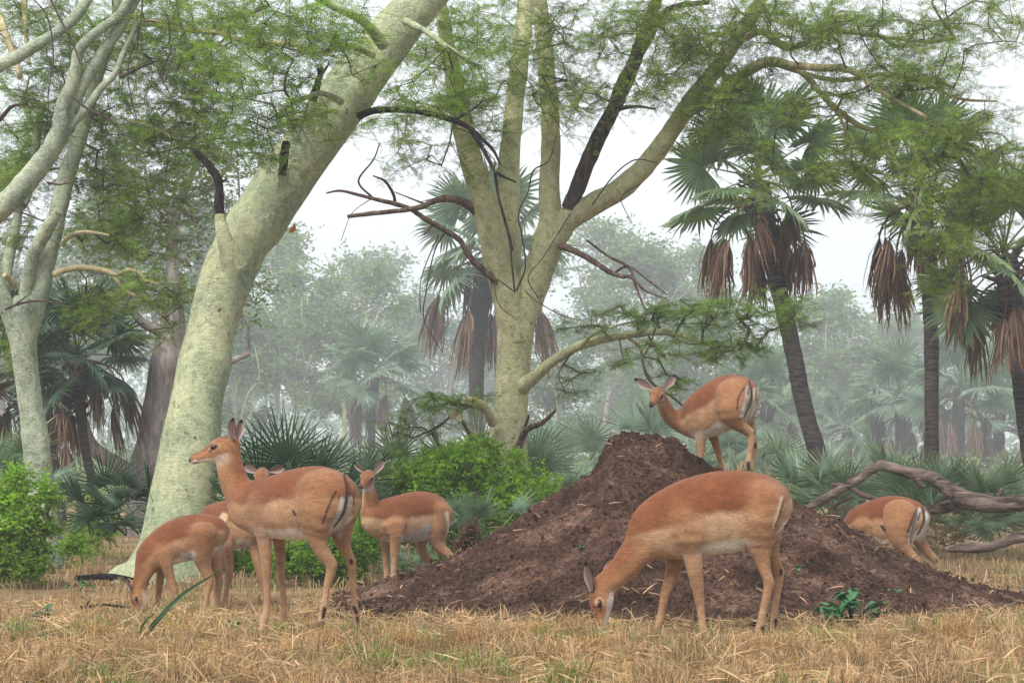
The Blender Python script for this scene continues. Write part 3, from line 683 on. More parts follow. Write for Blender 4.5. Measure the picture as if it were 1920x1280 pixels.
# loose clods and litter on the mound
def blobs(mb, C, Rr, colf, seed=0):
    ico = bpy.data.meshes.new('tmp'); import bmesh
    b = bmesh.new(); bmesh.ops.create_icosphere(b, subdivisions=1, radius=1); b.verts.ensure_lookup_table()
    v = np.array([q.co[:] for q in b.verts]); f = np.array([[q.index for q in fc.verts] for fc in b.faces]); b.free(); bpy.data.meshes.remove(ico)
    n = len(C); rng = np.random.default_rng(seed)
    S = rng.uniform(0.55, 1.3, (n, 1, 3)) * Rr[:, None, None]
    Vv = v[None] * S * (1 + 0.35 * rng.normal(size=(n, len(v), 1)).clip(-1, 1)) + C[:, None]
    Ff = f[None] + (np.arange(n) * len(v))[:, None, None]
    mb.add(Vv.reshape(-1, 3), Ff.reshape(-1, 3), np.repeat(colf, len(v), 0))
rng = np.random.default_rng(11)
n = 2600; cx = rng.uniform(-1.7, 4.6, n); cy = rng.uniform(9.2, 12.6, n); cz = hmound(cx, cy)
ok = cz > zbase(cx, cy) - 0.03; cx, cy, cz = cx[ok], cy[ok], cz[ok]
mb = MB(); rr = 0.005 + 0.014 * rng.random(len(cx)) ** 4
blobs(mb, np.stack([cx, cy, cz + 0.022], -1), rr, np.repeat(rng.uniform(0.7, 1.4, (len(cx), 1)), 3, 1), 4)
tag(mb.obj('soil_clods', M['soil'], root, smooth=False), kind='stuff')
def strips(mb, C, D_, L, Wd, col, bend=0.0, rng=rng):
    n = len(C); D_ = unit(D_); s = unit(np.cross(D_, rng.normal(size=(n, 3))));
    mid = C + D_ * L[:, None] * 0.5 + np.array([0, 0, 1]) * bend * L[:, None]
    V = np.stack([C - s * Wd[:, None] * .5, C + s * Wd[:, None] * .5, mid + s * Wd[:, None] * .6, mid - s * Wd[:, None] * .6, C + D_ * L[:, None]], 1)
    b = (np.arange(n) * 5)[:, None]
    mb.add(V.reshape(-1, 3), b + np.array([[0, 1, 2, 3]]), np.repeat(col, 5, 0))
    k = mb.n - n * 5; mb.F.append(k + b + np.array([[3, 2, 4]])); mb.M.append(np.zeros(n, np.int32))
n = 1500; cx = rng.uniform(-1.7, 4.6, n); cy = rng.uniform(9.2, 12.9, n); cz = hmound(cx, cy)
clus = fbm(np.stack([cx * 1.2, cy * 1.2, cx * 0 + 4], -1), 2); ok = (cz > zbase(cx, cy) - 0.03) & (rng.random(n) < 0.35 + clus); cx, cy, cz = cx[ok], cy[ok], cz[ok]; n = len(cx)
D_ = rng.normal(size=(n, 3)); D_[:, 2] *= 0.35
c = np.array([0.34, 0.22, 0.13])[None] * rng.uniform(0.4, 1.5, (n, 1))
mb = MB(); strips(mb, np.stack([cx, cy, cz + 0.045], -1), D_, rng.uniform(.03, .13, n), rng.uniform(.003, .008, n), c, 0.05)
tag(mb.obj('straw_litter', M['litter'], root, smooth=False), kind='stuff')

# ------------------------------------------------------------------ vegetation tools
def segs(mb, P0, P1, r0, r1, mi=0, sides=4):
    """many straight tapered twig pieces at once"""
    if len(P0) == 0: return
    t = unit(P1 - P0); a = np.where(np.abs(t[:, 2:3]) < 0.8, np.array([[0, 0, 1.0]]), np.array([[1.0, 0, 0]]))
    u = unit(np.cross(t, a)); v = np.cross(t, u); n = len(P0)
    ang = np.arange(sides) * 2 * np.pi / sides
    ring = u[:, None] * np.cos(ang)[None, :, None] + v[:, None] * np.sin(ang)[None, :, None]
    V = np.concatenate([P0[:, None] + ring * r0[:, None, None], P1[:, None] + ring * r1[:, None, None]], 1)
    b = (np.arange(n) * 2 * sides)[:, None, None]; j = np.arange(sides); k = (j + 1) % sides
    F = b + np.stack([j, k, sides + k, sides + j], -1)[None]
    mb.add(V.reshape(-1, 3), F.reshape(-1, 4), None, mi)

def grow(anchors, targets, rng, step=0.14, tip=0.0028, jit=0.30, sag=0.10, power=0.46, rmax=0.05):
    """branches that reach from the limbs (anchors) to every target; returns twig pieces and tips"""
    nodes = [np.asarray(anchors, float)]; arr = nodes[0]; n0 = len(arr); par = [-1] * n0
    cap_ = n0 + 60 * len(targets); buf = np.empty((cap_, 3)); buf[:n0] = arr; n = n0
    d0 = np.array([np.min(np.linalg.norm(arr - t, axis=1)) for t in targets]); order = np.argsort(d0)
    tips = []; adir = []
    for ti in order:
        T = targets[ti]; dl = np.linalg.norm((buf[:n] - T) * np.array([1, 1, 1.0]), axis=1)
        dl = dl + 0.25 * np.maximum(buf[:n, 2] - T[2] - 0.3, 0)
        k = int(np.argmin(dl)); A = buf[k].copy(); L = np.linalg.norm(T - A); m = max(1, int(L / step))
        if n + m >= cap_: break
        t = (np.arange(1, m + 1) / m)[:, None]
        q = A + (T - A) * t + np.array([0, 0, 1]) * (np.sin(t * np.pi) * L * sag)
        if m > 1: q[:-1] += rng.normal(size=(m - 1, 3)) * step * jit * np.array([1, 1, .7])
        prev = k
        for a in range(m): buf[n] = q[a]; par.append(prev); prev = n; n += 1
        tips.append(prev)
    par = np.array(par); cnt = np.zeros(n)
    for t in tips: cnt[t] += 1
    for a in range(n - 1, n0 - 1, -1): cnt[par[a]] += cnt[a]
    a = np.arange(n0, n); r = np.minimum(tip * np.maximum(cnt, 1) ** power, rmax)
    p = par[a]; rp = np.where(p < n0, r[a] * 1.15, r[p])
    return buf[p], buf[a], np.minimum(rp, r[a] * 1.5), r[a], buf[np.array(tips)] if tips else np.zeros((0, 3)), buf[a][cnt[a] <= 2]

def feather(mb, pos, d, L, col, rng, pairs=3, wf=0.23, mi=0):
    """feathery leaves: a fan of narrow leaflets either side of a rib"""
    n = len(pos); d = unit(d); s = unit(np.cross(d, np.array([0, 0, 1.0]) + rng.normal(size=(n, 3)) * 0.5)); up = np.cross(s, d)
    V = []
    for k in range(pairs):
        f = 0.15 + 0.8 * k / max(pairs - 1, 1)
        for sg in (-1, 1):
            b = pos + d * (L * f)[:, None]
            dr = unit(s * sg + d * (0.45 + 0.3 * f) + up * rng.uniform(-.25, .25, (n, 1)))
            ln = (L * (0.62 - 0.30 * abs(f - 0.4)))[:, None]
            V += [b, b + dr * ln * 0.55 + d * (L * wf)[:, None], b + dr * ln]
            V[-2] = b + dr * ln * 0.5 + d * (L * wf)[:, None]
    V = np.stack(V, 1); m = V.shape[1]
    F = (np.arange(n) * m)[:, None, None] + (np.arange(m // 3) * 3)[None, :, None] + np.arange(3)[None, None]
    mb.add(V.reshape(-1, 3), F.reshape(-1, 3), np.repeat(col, m, 0), mi)

def leafdia(mb, pos, d, L, Wd, col, rng, mi=0, fold=0.12):
    """simple pointed leaves (two triangles folded along the rib)"""
    n = len(pos); d = unit(d); s = unit(np.cross(d, rng.normal(size=(n, 3)))); up = np.cross(s, d)
    V = np.stack([pos, pos + d * (L * .5)[:, None] + s * (Wd * .5)[:, None] + up * (Wd * fold)[:, None], pos + d * L[:, None],
                  pos + d * (L * .5)[:, None] - s * (Wd * .5)[:, None] + up * (Wd * fold)[:, None]], 1)
    b = (np.arange(n) * 4)[:, None, None]
    F = b + np.array([[[0, 1, 2], [0, 2, 3]]]); mb.add(V.reshape(-1, 3), F.reshape(-1, 3), np.repeat(col, 4, 0), mi)

def foliage(mbL, mbT, tips, thin, rng, leafL=0.05, nt=4, nl=9, tw=0.24, droop=0.15, tint=(1, 1, 1), pairs=3, mi=0, flat=0.35, var=0.3, simple=False, twr=0.0018):
    """side shoots at every tip, each carrying leaves on both sides"""
    src = np.vstack([tips, thin[rng.random(len(thin)) < 0.35]]) if len(thin) else tips
    n = len(src)
    if n == 0: return
    B = np.repeat(src, nt, 0); m = len(B)
    D_ = rng.normal(size=(m, 3)); D_[:, 2] = D_[:, 2] * flat - droop; D_ = unit(D_)
    Ls = tw * rng.uniform(0.5, 1.25, m)
    E = B + D_ * Ls[:, None]; E[:, 2] -= droop * Ls * 0.6
    segs(mbT, B, E, np.full(m, twr * 1.3), np.full(m, twr * 0.6), sides=3)
    f = (np.arange(nl) + rng.random((m, nl))) / nl
    pos = B[:, None] * (1 - f[..., None]) + E[:, None] * f[..., None]
    side = unit(np.cross(D_, np.array([0, 0, 1.0])))
    sg = np.where(np.arange(nl) % 2, 1, -1)[None, :, None]
    ld = D_[:, None] * 0.5 + side[:, None] * sg * rng.uniform(0.4, 1.2, (m, nl, 1)) + rng.normal(size=(m, nl, 3)) * 0.35
    ld[..., 2] -= 0.1
    clus = 1 + var * fbm(B * 1.1 + 5, 2)[:, None] * 1.6
    tone = clus[..., None] * rng.uniform(0.7, 1.3, (m, nl, 1)) * np.ones(3)
    yel = rng.random((m, nl, 1)); tone = tone * (1 + np.array([0.35, 0.12, -0.05]) * (yel - 0.4))
    tone = tone * np.array(tint)
    Lf = leafL * rng.uniform(0.6, 1.3, m * nl)
    if simple: leafdia(mbL, pos.reshape(-1, 3), ld.reshape(-1, 3), Lf, Lf * 0.5, tone.reshape(-1, 3), rng, mi)
    else: feather(mbL, pos.reshape(-1, 3), ld.reshape(-1, 3), Lf, tone.reshape(-1, 3), rng, pairs, mi=mi)

def blobtargets(blobs_, d, rng, mult=1.0):
    T = []
    for b in blobs_:
        px, py, rx, ry, dd, dr, n = b[:7]; n = max(2, int(n * mult))
        q = rng.normal(size=(n, 3)); q = q / np.linalg.norm(q, axis=1)[:, None] * rng.random((n, 1)) ** 0.42 * (1 + .4 * (rng.random((n, 1)) < .12))
        for a in q:
            T.append(P(px + a[0] * rx, py + a[1] * ry, d + dd + a[2] * dr))
    return np.array(T)

NLEAF = 0
def make_crown(root, d, anchors, blobs_, rng, leafmat, twigmat, leafL=0.05, name='crown', **kw):
    T = blobtargets(blobs_, d, rng, kw.pop('mult', 1.0)); gk = {k: kw.pop(k) for k in ('step', 'tip', 'jit', 'sag', 'power', 'rmax') if k in kw}
    p0, p1, r0, r1, tips, thin = grow(anchors, T, rng, **gk)
    mt = MB(); segs(mt, p0, p1, r0, r1, sides=5 if d < 22 else 4)
    ml = MB(); foliage(ml, mt, tips, thin, rng, leafL=leafL, **kw)
    mt.obj('twigs', twigmat, root); o = ml.obj(name, leafmat, root, smooth=False); tag(o, kind='stuff')
    return tips

def pts_of(q, nmin=0): return q[:, :3][nmin:]

# ------------------------------------------------------------------ tree A, the leaning fever tree
rng = np.random.default_rng(21)
dA = 15.8
b0 = P(310, 1100, dA)
root = empty('fever_tree', b0, 'thick leaning fever tree with smooth green-yellow trunk and charred stubs, behind the left impalas', 'tree')
mb = MB()
qa = limb(mb, [(300,1118,215),(318,1075,165),(332,1010,134),(346,910,120),(361,805,106),(372,735,97),(383,680,99),(394,625,90),(424,525,97),(455,455,100),(483,415,106),(530,345,100),(590,262,97),(650,178,98),(710,95,92),(780,15,80),(850,-70,74),(930,-170,66),(990,-300,58)], dA, sides=30, sub=10, rough=0.055, dd=(0, 1.2))
limb(mb, [(322,1035,95),(268,1075,58),(228,1098,36),(190,1112,18)], dA, sides=14, dd=(-.05, -.3), rough=.1)
limb(mb, [(345,1040,90),(385,1085,50),(400,1105,24)], dA, sides=14, dd=(-.05, -.2), rough=.1)
limb(mb, [(440,500,50,.1),(420,445,30,-.02),(414,420,23),(413,402,20)], dA, sides=14, sub=8)
limb(mb, [(535,360,32),(532,330,24),(531,318,20)], dA, sides=12, dd=(-.15, -.22))
mb.obj('trunk', M['fever_a'], root)
mb = MB(); limb(mb, [(413,408,17),(411,380,19),(411,350,16),(404,328,17),(390,308,14),(378,296,13),(364,282,11)], dA, sides=9, rough=.2); limb(mb, [(411,345,6),(422,338,4),(426,336,2)], dA); limb(mb, [(408,338,5),(416,331,3)], dA)
mb.obj('charred_stub', M['black'], root)
mb = MB(); limb(mb, [(530,330,16),(532,300,17),(534,284,16),(537,266,15)], dA, sides=9, rough=.2, dd=(-.22, -.2)); mb.obj('charred_stub', M['black'], root)
mb = MB(); limb(mb, [(585,190,18),(595,160,14),(600,142,11),(604,124,5)], dA, dd=(.15,.1), rough=.2); limb(mb, [(600,142,8),(610,130,5),(618,118,3)], dA); limb(mb, [(600,142,8),(596,128,6)], dA); mb.obj('charred_stub', M['black'], root)
mb = MB(); qd = limb(mb, [(672,218,15),(700,208,13),(740,206,12),(790,210,12),(850,226,11),(880,240,9),(905,262,7),(925,282,6),(938,308,4)], dA, dd=(.1, -.4)); limb(mb, [(880,240,9),(900,270,8),(922,310,7),(932,325,6),(968,342,3)], dA, dd=(-.3,-.5)); limb(mb,[(928,322,6),(935,370,5),(950,425,5),(962,470,4)],dA,dd=(-.4,-.5)); limb(mb,[(850,226,4),(880,210,3),(905,190,2)],dA,dd=(-.3,-.5))
mb.obj('dead_branch', M['black'], root)
limbs = MB()
la = [limb(limbs, s, dA, sides=8, dd=(.3, e)) for s, e in [
  ([(720,85,26),(680,40,18),(620,10,14),(560,-20,11),(480,-40,8)], -.8), ([(760,40,15),(800,60,11),(840,90,10),(880,110,6)], -.5), ([(850,-70,34),(930,-60,20),(1020,-40,14)], 0),
  ([(640,190,16),(600,175,10),(560,190,7),(520,215,5)], -.6), ([(700,105,12),(650,85,10),(590,100,7),(520,85,5)], -.8)]]
limbs.obj('limbs', M['fever_a'], root)
anch = np.vstack([pts_of(q, 3) for q in la] + [pts_of(qa, 140)])
make_crown(root, dA, anch, [(560,50,130,80,-.5,.9,42),(450,110,120,90,-.9,.9,34),(540,200,90,70,-.6,.5,34),(640,60,70,60,-.4,.5,22),(850,120,60,70,-.2,.6,22),(780,180,70,50,-.3,.6,18),(960,-60,160,60,0,1,22),(470,-60,200,50,-.5,1,22),(700,130,60,60,-.5,.3,5),(480,260,60,50,-.5,.5,16)],
           rng, M['leaf_fever'], M['twig'], leafL=0.044, nt=5, nl=9, tw=0.30, droop=.12, tint=(1., 1.1, .95), flat=.6, mult=1.1)
mb = MB(); p = P(553, 420, dA - .25); ng = 9
leafdia(mb, np.repeat(p[None], ng, 0) + RNG.normal(size=(ng, 3)) * .02, RNG.normal(size=(ng, 3)) + np.array([0, 0, -1.2]), np.full(ng, .07), np.full(ng, .035), np.repeat(np.array([[.42, .16, .05]]), ng, 0), RNG)
tag(mb.obj('withered_sprig', M['litter'], None, smooth=False), 'small withered orange sprig caught on the lower edge of the leaning trunk', 'dead leaves')

# ------------------------------------------------------------------ tree B, the forked fever tree in the middle
rng = np.random.default_rng(22)
dB = 19.0
root = empty('fever_tree', P(945, 1000, dB), 'forked fever tree with smooth yellow-green bark rising from the bushes in the middle', 'tree')
mb = MB(); Lq = []
Lq.append(limb(mb, [(938,1020,110),(944,940,90),(950,860,78),(957,770,66),(963,675,64),(967,610,70),(966,560,74),(962,530,60)], dB, sides=26, sub=8, rough=.06))
Lq.append(limb(mb, [(968,640,50),(950,545,60),(932,480,56),(915,410,50),(892,330,46),(872,255,42),(855,170,35),(838,80,28),(822,-20,24),(815,-120,20)], dB, sides=18, dd=(-.05,-.6)))
Lq.append(limb(mb, [(962,600,40),(955,500,46),(952,400,46),(953,320,42),(962,220,36),(975,110,34),(985,10,30),(992,-90,26)], dB, sides=16, dd=(.05,.9)))
Lq.append(limb(mb, [(965,640,50),(985,570,62),(1008,510,60),(1024,460,58),(1032,415,46),(1030,340,38),(1033,260,36),(1028,170,34),(1020,80,32),(1012,0,28),(1005,-100,24)], dB, sides=18, dd=(0,-.3)))
Lq.append(limb(mb, [(1015,500,50),(1040,440,54),(1068,408,46),(1115,382,42),(1175,345,40),(1225,292,37),(1262,240,35),(1300,185,33),(1335,140,31),(1372,88,28),(1415,20,24),(1450,-50,20),(1500,-140,16)], dB, sides=18, dd=(0,-.9)))
mb.obj('trunk', M['fever_b'], root); mb = MB()
Lq.append(limb(mb, [(1285,212,24),(1345,178,22),(1395,138,22),(1438,117,20),(1480,122,14),(1512,143,13),(1535,170,12),(1568,205,12),(1612,236,11),(1655,247,8),(1700,252,7),(1760,235,5),(1800,205,3)], dB, sides=10, dd=(-.6,-1.6)))
Lq.append(limb(mb, [(1480,122,14),(1540,128,14),(1580,128,13),(1620,145,12),(1632,160,9),(1700,200,8),(1735,220,7),(1800,270,5)], dB, sides=10, dd=(-1.1,-2)))
Lq.append(limb(mb, [(1560,200,7),(1580,230,6),(1595,280,5),(1620,320,5),(1650,345,4)], dB, sides=6, dd=(-1.4,-1.8)))
Lq.append(limb(mb, [(1660,250,6),(1675,290,5),(1690,330,5),(1720,370,4),(1742,400,3)], dB, sides=6, dd=(-1.5,-2.0)))
Lq.append(limb(mb, [(1690,250,6),(1712,285,6),(1745,330,5),(1780,370,4)], dB, sides=6, dd=(-1.5,-2.0)))
Lq.append(limb(mb, [(1440,117,9),(1560,150,9),(1660,140,8),(1730,155,7),(1800,185,6),(1870,190,4)], dB, sides=8, dd=(-.8,-1.4)))
Lq.append(limb(mb, [(1380,80,14),(1430,60,14),(1480,90,14),(1560,60,10),(1660,70,8),(1750,80,5)], dB, sides=8, dd=(-.7,-1.2)))
mb.obj('upper_limbs', M['branch_pale'], root)
mb = MB(); ll = limb(mb, [(975,728,30),(1000,708,25),(1032,680,20),(1078,652,18),(1115,640,16),(1160,630,15),(1238,622,13),(1290,632,9),(1340,650,6),(1385,655,4)], dB, sides=12, dd=(-.1,-1.6)); limb(mb,[(1090,648,8),(1110,628,7),(1150,612,5),(1200,600,4)],dB,dd=(-.7,-1.2))
mb.obj('low_branch', M['fever_b'], root)
mb = MB(); qd2 = limb(mb, [(1068,392,34),(1080,360,30),(1097,318,30),(1118,265,30),(1150,205,28),(1172,155,30),(1190,115,26),(1208,60,24),(1228,10,22),(1245,-50,18)], dB, sides=12, dd=(-.2,-.5), rough=.16)
limb(mb, [(1185,125,20),(1215,75,16),(1240,30,13),(1272,12,12),(1330,5,8)], dB, dd=(-.4,-.8), rough=.15); limb(mb, [(1140,222,12),(1160,205,10),(1195,200,6),(1230,205,4)], dB, dd=(-.3,-.6))
mb.obj('dead_limb', M['dead'], root)
for nm, sp in (('dead_branch', [[(932,528,14),(905,505,13),(880,480,12),(862,450,11),(835,432,11),(800,412,10),(770,392,9),(740,382,9),(690,370,7),(640,358,5),(612,362,3)], [(740,384,7),(738,365,6),(722,340,5),(700,330,3)], [(812,420,6),(795,440,4)], [(700,372,4),(672,340,4),(700,300,3),(712,268,2)]]),
               ('dead_branch', [[(892,395,20),(870,380,16),(840,372,14),(812,378,12),(790,388,11),(750,395,9),(700,400,9),(652,406,7)], [(800,384,5),(770,372,3),(740,360,2)]]),
               ('dead_branch', [[(1050,460,14),(1080,472,12),(1110,488,11),(1140,508,10),(1165,518,9),(1185,520,7),(1210,545,5),(1250,560,3)], [(1100,450,4),(1140,480,5),(1178,500,6),(1190,530,5),(1205,570,4),(1215,590,2)], [(1150,512,5),(1178,500,5),(1215,525,4),(1250,552,3)]]),
               ('broken_branch', [[(925,795,18),(912,770,18),(895,755,17),(878,752,18),(862,768,15),(846,780,14)], [(858,775,8),(872,800,7),(895,815,5)]]),
               ('dead_branch', [[(972,840,14),(985,808,13),(1003,798,11),(1022,788,9),(1042,768,6)], [(985,800,6),(992,778,5)]]),
               ('dead_branch', [[(900,880,8),(896,840,9),(880,815,7),(868,790,6)]]), ('dead_branch', [[(1175,630,7),(1200,652,6),(1208,690,6),(1225,720,6),(1262,745,5),(1285,765,4)], [(1210,700,4),(1240,735,4),(1270,740,2)]])):
    mb = MB()
    for s in sp: limb(mb, s, dB, sides=7, sub=5, rough=.2, dd=(-.25, -.9))
    mb.obj(nm, M['deadred'] if nm != 'broken_branch' else M['branch_pale'], root)
mb = MB()
for s in ([(965,548,6),(960,500,6),(955,450,5),(942,400,4),(930,350,4),(925,310,3)], [(968,545,6),(985,500,5),(978,440,5),(972,400,4),(990,360,4),(1000,320,5),(1030,300,3),(1045,245,2)], [(962,545,4),(930,525,3),(935,570,3),(970,600,3)],
          [(985,545,4),(1000,560,3),(1050,590,3),(1090,600,2)], [(838,430,5),(815,470,4),(800,540,4),(795,600,3),(830,660,2)], [(822,440,4),(790,520,3),(788,585,3)], [(1010,560,3),(990,520,3),(1020,480,3),(1070,400,3)],
          [(1110,385,4),(1150,330,4),(1190,300,4),(1230,305,3)], [(1200,345,3),(1165,370,3),(1180,410,2)], [(700,370,3),(660,400,2),(640,450,2)]):
    mb = MB(); limb(mb, s, dB, sides=5, sub=5, rough=.15, dd=(-.4, -.8), wmul=.68); mb.obj('dead_twig', M['dead'], root)
anch = np.vstack([pts_of(q, 8 if k < 5 else 2) for k, q in enumerate(Lq[1:])] + [pts_of(qd2, 25)])
anch = anch[anch[:, 2] > HC + (HOR - 300) / FPX * 18]
make_crown(root, dB, anch, [
  (870,60,70,70,-.8,.8,26),(880,180,60,60,-.8,.6,24),(790,120,60,60,-.5,.8,12),(950,60,80,60,.6,1,22),(1040,60,60,80,-1.1,.6,24),(930,200,60,60,.5,.8,20),(900,300,40,50,-.7,.5,8),(1050,180,60,70,-1.1,.6,24),
  (1130,60,80,60,-.6,1,26),(1120,170,70,60,-.6,.8,18),(1240,60,70,60,-1,.8,30),(1225,150,60,45,-1,.8,22),(1060,210,40,40,-1.2,.3,8),(990,140,40,60,-.9,.3,12),(740,230,90,60,-.5,.8,18),(770,300,60,40,-.5,.6,9),
  (1340,60,100,70,-1.2,1,52),(1480,40,110,60,-1.3,1,56),(1600,60,110,60,-1.4,1,52),(1740,60,110,60,-1.6,1,36),(1860,50,80,60,-1.6,1,18),
  (1400,150,90,50,-1.2,.7,24),(1520,190,80,40,-1.5,.6,18),(1330,230,70,50,-1.2,.6,22),(1290,110,60,50,-1.2,.6,22),(1640,150,90,45,-1.6,.7,36),(1760,140,90,45,-1.7,.8,30),
  (1700,260,100,50,-1.9,.8,28),(1800,250,100,60,-1.9,.9,32),(1790,340,110,60,-1.9,.9,30),(1690,350,80,60,-1.9,.7,18),(1850,420,70,60,-1.9,.7,22),(1770,440,70,50,-1.9,.7,20),(1880,320,60,60,-1.9,.9,28),(1770,520,50,35,-1.9,.5,9),
  (1440,260,50,50,-1.3,.5,8),(1420,330,50,50,-1.3,.5,9),(1360,200,60,50,-1.3,.5,20),(1590,280,60,50,-1.7,.6,16),(1560,330,60,60,-1.7,.6,14),
  (1100,-60,200,50,-.5,1.2,28),(1400,-70,220,50,-1,1.2,34),(1750,-60,200,50,-1.5,1.2,28)],
  rng, M['leaf_fever'], M['twig'], leafL=0.045, nt=5, nl=9, tw=0.31, droop=.10, tint=(1.0, 1.0, 1.0), flat=.6, mult=1.1)
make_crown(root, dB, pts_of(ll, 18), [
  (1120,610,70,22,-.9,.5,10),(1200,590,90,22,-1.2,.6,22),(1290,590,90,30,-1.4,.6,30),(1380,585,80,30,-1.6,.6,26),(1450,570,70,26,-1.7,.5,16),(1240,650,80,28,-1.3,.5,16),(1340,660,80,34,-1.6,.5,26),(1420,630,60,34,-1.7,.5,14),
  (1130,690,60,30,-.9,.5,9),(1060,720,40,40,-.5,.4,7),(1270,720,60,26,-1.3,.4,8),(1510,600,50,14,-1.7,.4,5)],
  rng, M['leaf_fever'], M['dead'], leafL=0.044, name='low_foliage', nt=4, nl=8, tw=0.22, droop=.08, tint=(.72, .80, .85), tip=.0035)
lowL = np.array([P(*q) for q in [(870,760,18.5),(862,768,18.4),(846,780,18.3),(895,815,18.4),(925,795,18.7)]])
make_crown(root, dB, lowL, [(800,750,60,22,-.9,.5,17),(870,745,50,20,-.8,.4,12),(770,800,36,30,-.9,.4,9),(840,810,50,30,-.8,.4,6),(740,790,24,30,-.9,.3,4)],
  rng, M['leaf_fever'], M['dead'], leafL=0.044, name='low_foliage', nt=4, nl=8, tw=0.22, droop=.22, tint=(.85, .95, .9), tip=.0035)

# ------------------------------------------------------------------ tree C, slender fever tree on the left edge
rng = np.random.default_rng(23)
dC = 18.0
root = empty('fever_tree', P(88, 1050, dC), 'slender pale green fever tree with many crossing limbs at the left edge', 'tree')
mb = MB(); Lc = []
Lc.append(limb(mb, [(88,1062,72),(84,1000,60),(78,930,52),(68,840,50),(58,760,46),(47,680,46),(44,630,52),(48,580,56),(52,560,50)], dC, sides=22, sub=8, rough=.06))
for s, e in [([(52,630,36),(68,560,42),(88,485,36),(104,420,34),(116,365,33),(128,320,31),(148,265,27),(162,215,24),(185,140,20),(210,60,17),(225,-20,14)], .3),
             ([(46,600,34),(52,530,26),(62,480,25),(82,440,25),(98,415,22),(110,395,16)], -.3),
             ([(40,650,36),(18,590,32),(2,550,30),(-20,490,26),(-60,420,22)], -.2),
             ([(5,560,26),(15,490,22),(28,430,18),(40,370,14),(55,300,10)], .6),
             ([(-60,440,46),(-20,408,44),(22,372,42),(62,325,40),(95,282,36),(112,240,32),(118,200,28),(132,165,24),(142,130,22),(148,95,20),(180,62,18),(222,30,18),(240,0,18),(262,-60,15)], -1.0),
             ([(85,300,20),(112,262,26),(134,205,24),(155,160,23),(178,122,23),(205,80,22),(232,40,20),(255,-5,18),(280,-60,15)], -.9),
             ([(118,262,14),(135,235,14),(165,200,15),(190,165,14),(215,140,12),(232,100,12),(248,66,11),(258,42,9)], -.9),
             ([(-40,150,28),(0,122,26),(30,108,24),(72,82,22),(105,62,20),(135,38,20),(160,5,19),(190,-50,16)], -.5),
             ([(40,385,22),(60,330,18),(70,250,15),(80,200,12)], .8)]:
    Lc.append(limb(mb, s, dC, sides=14, sub=6, dd=(0 if e > -.5 else -.8, e)))
mb.obj('trunk', M['fever_c'], root)
mb = MB()
def one_branch(spec, d, nm, mat, root, **kw):
    mb = MB(); q = limb(mb, spec, d, **kw); mb.obj(nm, mat, root); return q
pal = [one_branch(s, dC, 'pale_branch', M['branch_pale'], root, sides=8, dd=(0, e)) for s, e in [
  ([(250,45,14),(290,44,13),(330,55,12),(375,58,11),(412,62,10),(440,72,10),(480,80,9),(540,82,8),(600,98,7),(645,112,5)], -.8),
  ([(100,514,13),(130,504,13),(160,502,12),(200,508,11),(218,515,9),(240,506,8),(262,512,7),(272,525,6),(290,530,5),(308,540,3)], -.4),
  ([(205,510,7),(240,548,7),(275,560,6),(300,590,5),(308,610,3)], -.4),
  ([(116,458,10),(135,440,9),(165,435,7),(205,441,4)], -.2), ([(32,540,12),(20,525,12),(8,515,9)], -.2), ([(240,225,6),(290,240,6),(330,262,4)], -.4),
  ([(0,30,16),(12,70,14),(28,110,12),(38,145,9)], -.6), ([(45,-5,12),(48,60,9),(55,120,7)], -.3)]]

mb = MB()
for s in ([(10,580,7),(35,570,6),(70,564,6),(118,569,3)], [(28,572,5),(50,555,3)], [(88,342,5),(110,346,5),(130,343,3)], [(20,392,5),(50,402,5),(82,415,4)], [(135,180,5),(165,205,6),(200,220,5),(225,245,4),(258,268,2)], [(225,145,9),(260,128,8),(300,112,5)],
          [(90,-10,6),(110,30,5),(140,90,5),(150,120,3)], [(60,-5,4),(90,35,4),(100,110,4),(90,180,3),(98,240,2)], [(268,-10,5),(262,50,4),(240,130,3),(250,200,3),(262,240,2)], [(330,-5,4),(342,60,4),(360,90,3)], [(315,30,5),(318,100,5),(300,140,4),(318,175,3),(338,240,2)],
          [(170,220,5),(215,200,4)], [(0,225,12),(22,200,9),(48,195,6)]):
    one_branch(s, dC, 'dead_twig', M['dead'], root, sides=6, dd=(-1.0, -1.3), rough=.2, wmul=.75)
anch = np.vstack([pts_of(q, 10) for q in Lc[1:]] + [pts_of(q, 2) for q in pal])
make_crown(root, dC, anch, [
  (60,50,90,70,.3,1,38),(180,90,100,80,.6,1,50),(300,120,90,90,.2,1,58),(400,150,90,90,0,1,46),(330,30,120,50,-.2,1,42),(470,30,100,40,-.3,.8,20),(70,180,90,70,.5,1,40),(60,260,80,60,.8,.8,32),(200,220,90,70,.6,1,46),(300,250,90,70,.3,1,46),
  (400,260,60,60,0,.8,22),(190,330,90,60,.8,1,38),(290,360,80,60,.4,1,30),(180,430,70,60,.5,.8,22),(260,450,70,50,.2,.8,20),(30,330,50,60,.6,.8,22),(250,545,70,40,-.3,.5,16),(330,560,40,50,-.3,.4,12),(160,580,50,40,.3,.5,10),(20,450,40,50,.6,.5,12),(300,620,50,30,0,.4,6),
  (100,-60,200,50,.3,1.2,26),(350,-60,200,50,0,1.2,24),(40,640,40,50,.5,.5,10)],
  rng, M['leaf_fever'], M['twig'], leafL=0.047, nt=5, nl=9, tw=0.32, droop=.10, tint=(.98, 1.03, .95), flat=.6, mult=1.2)

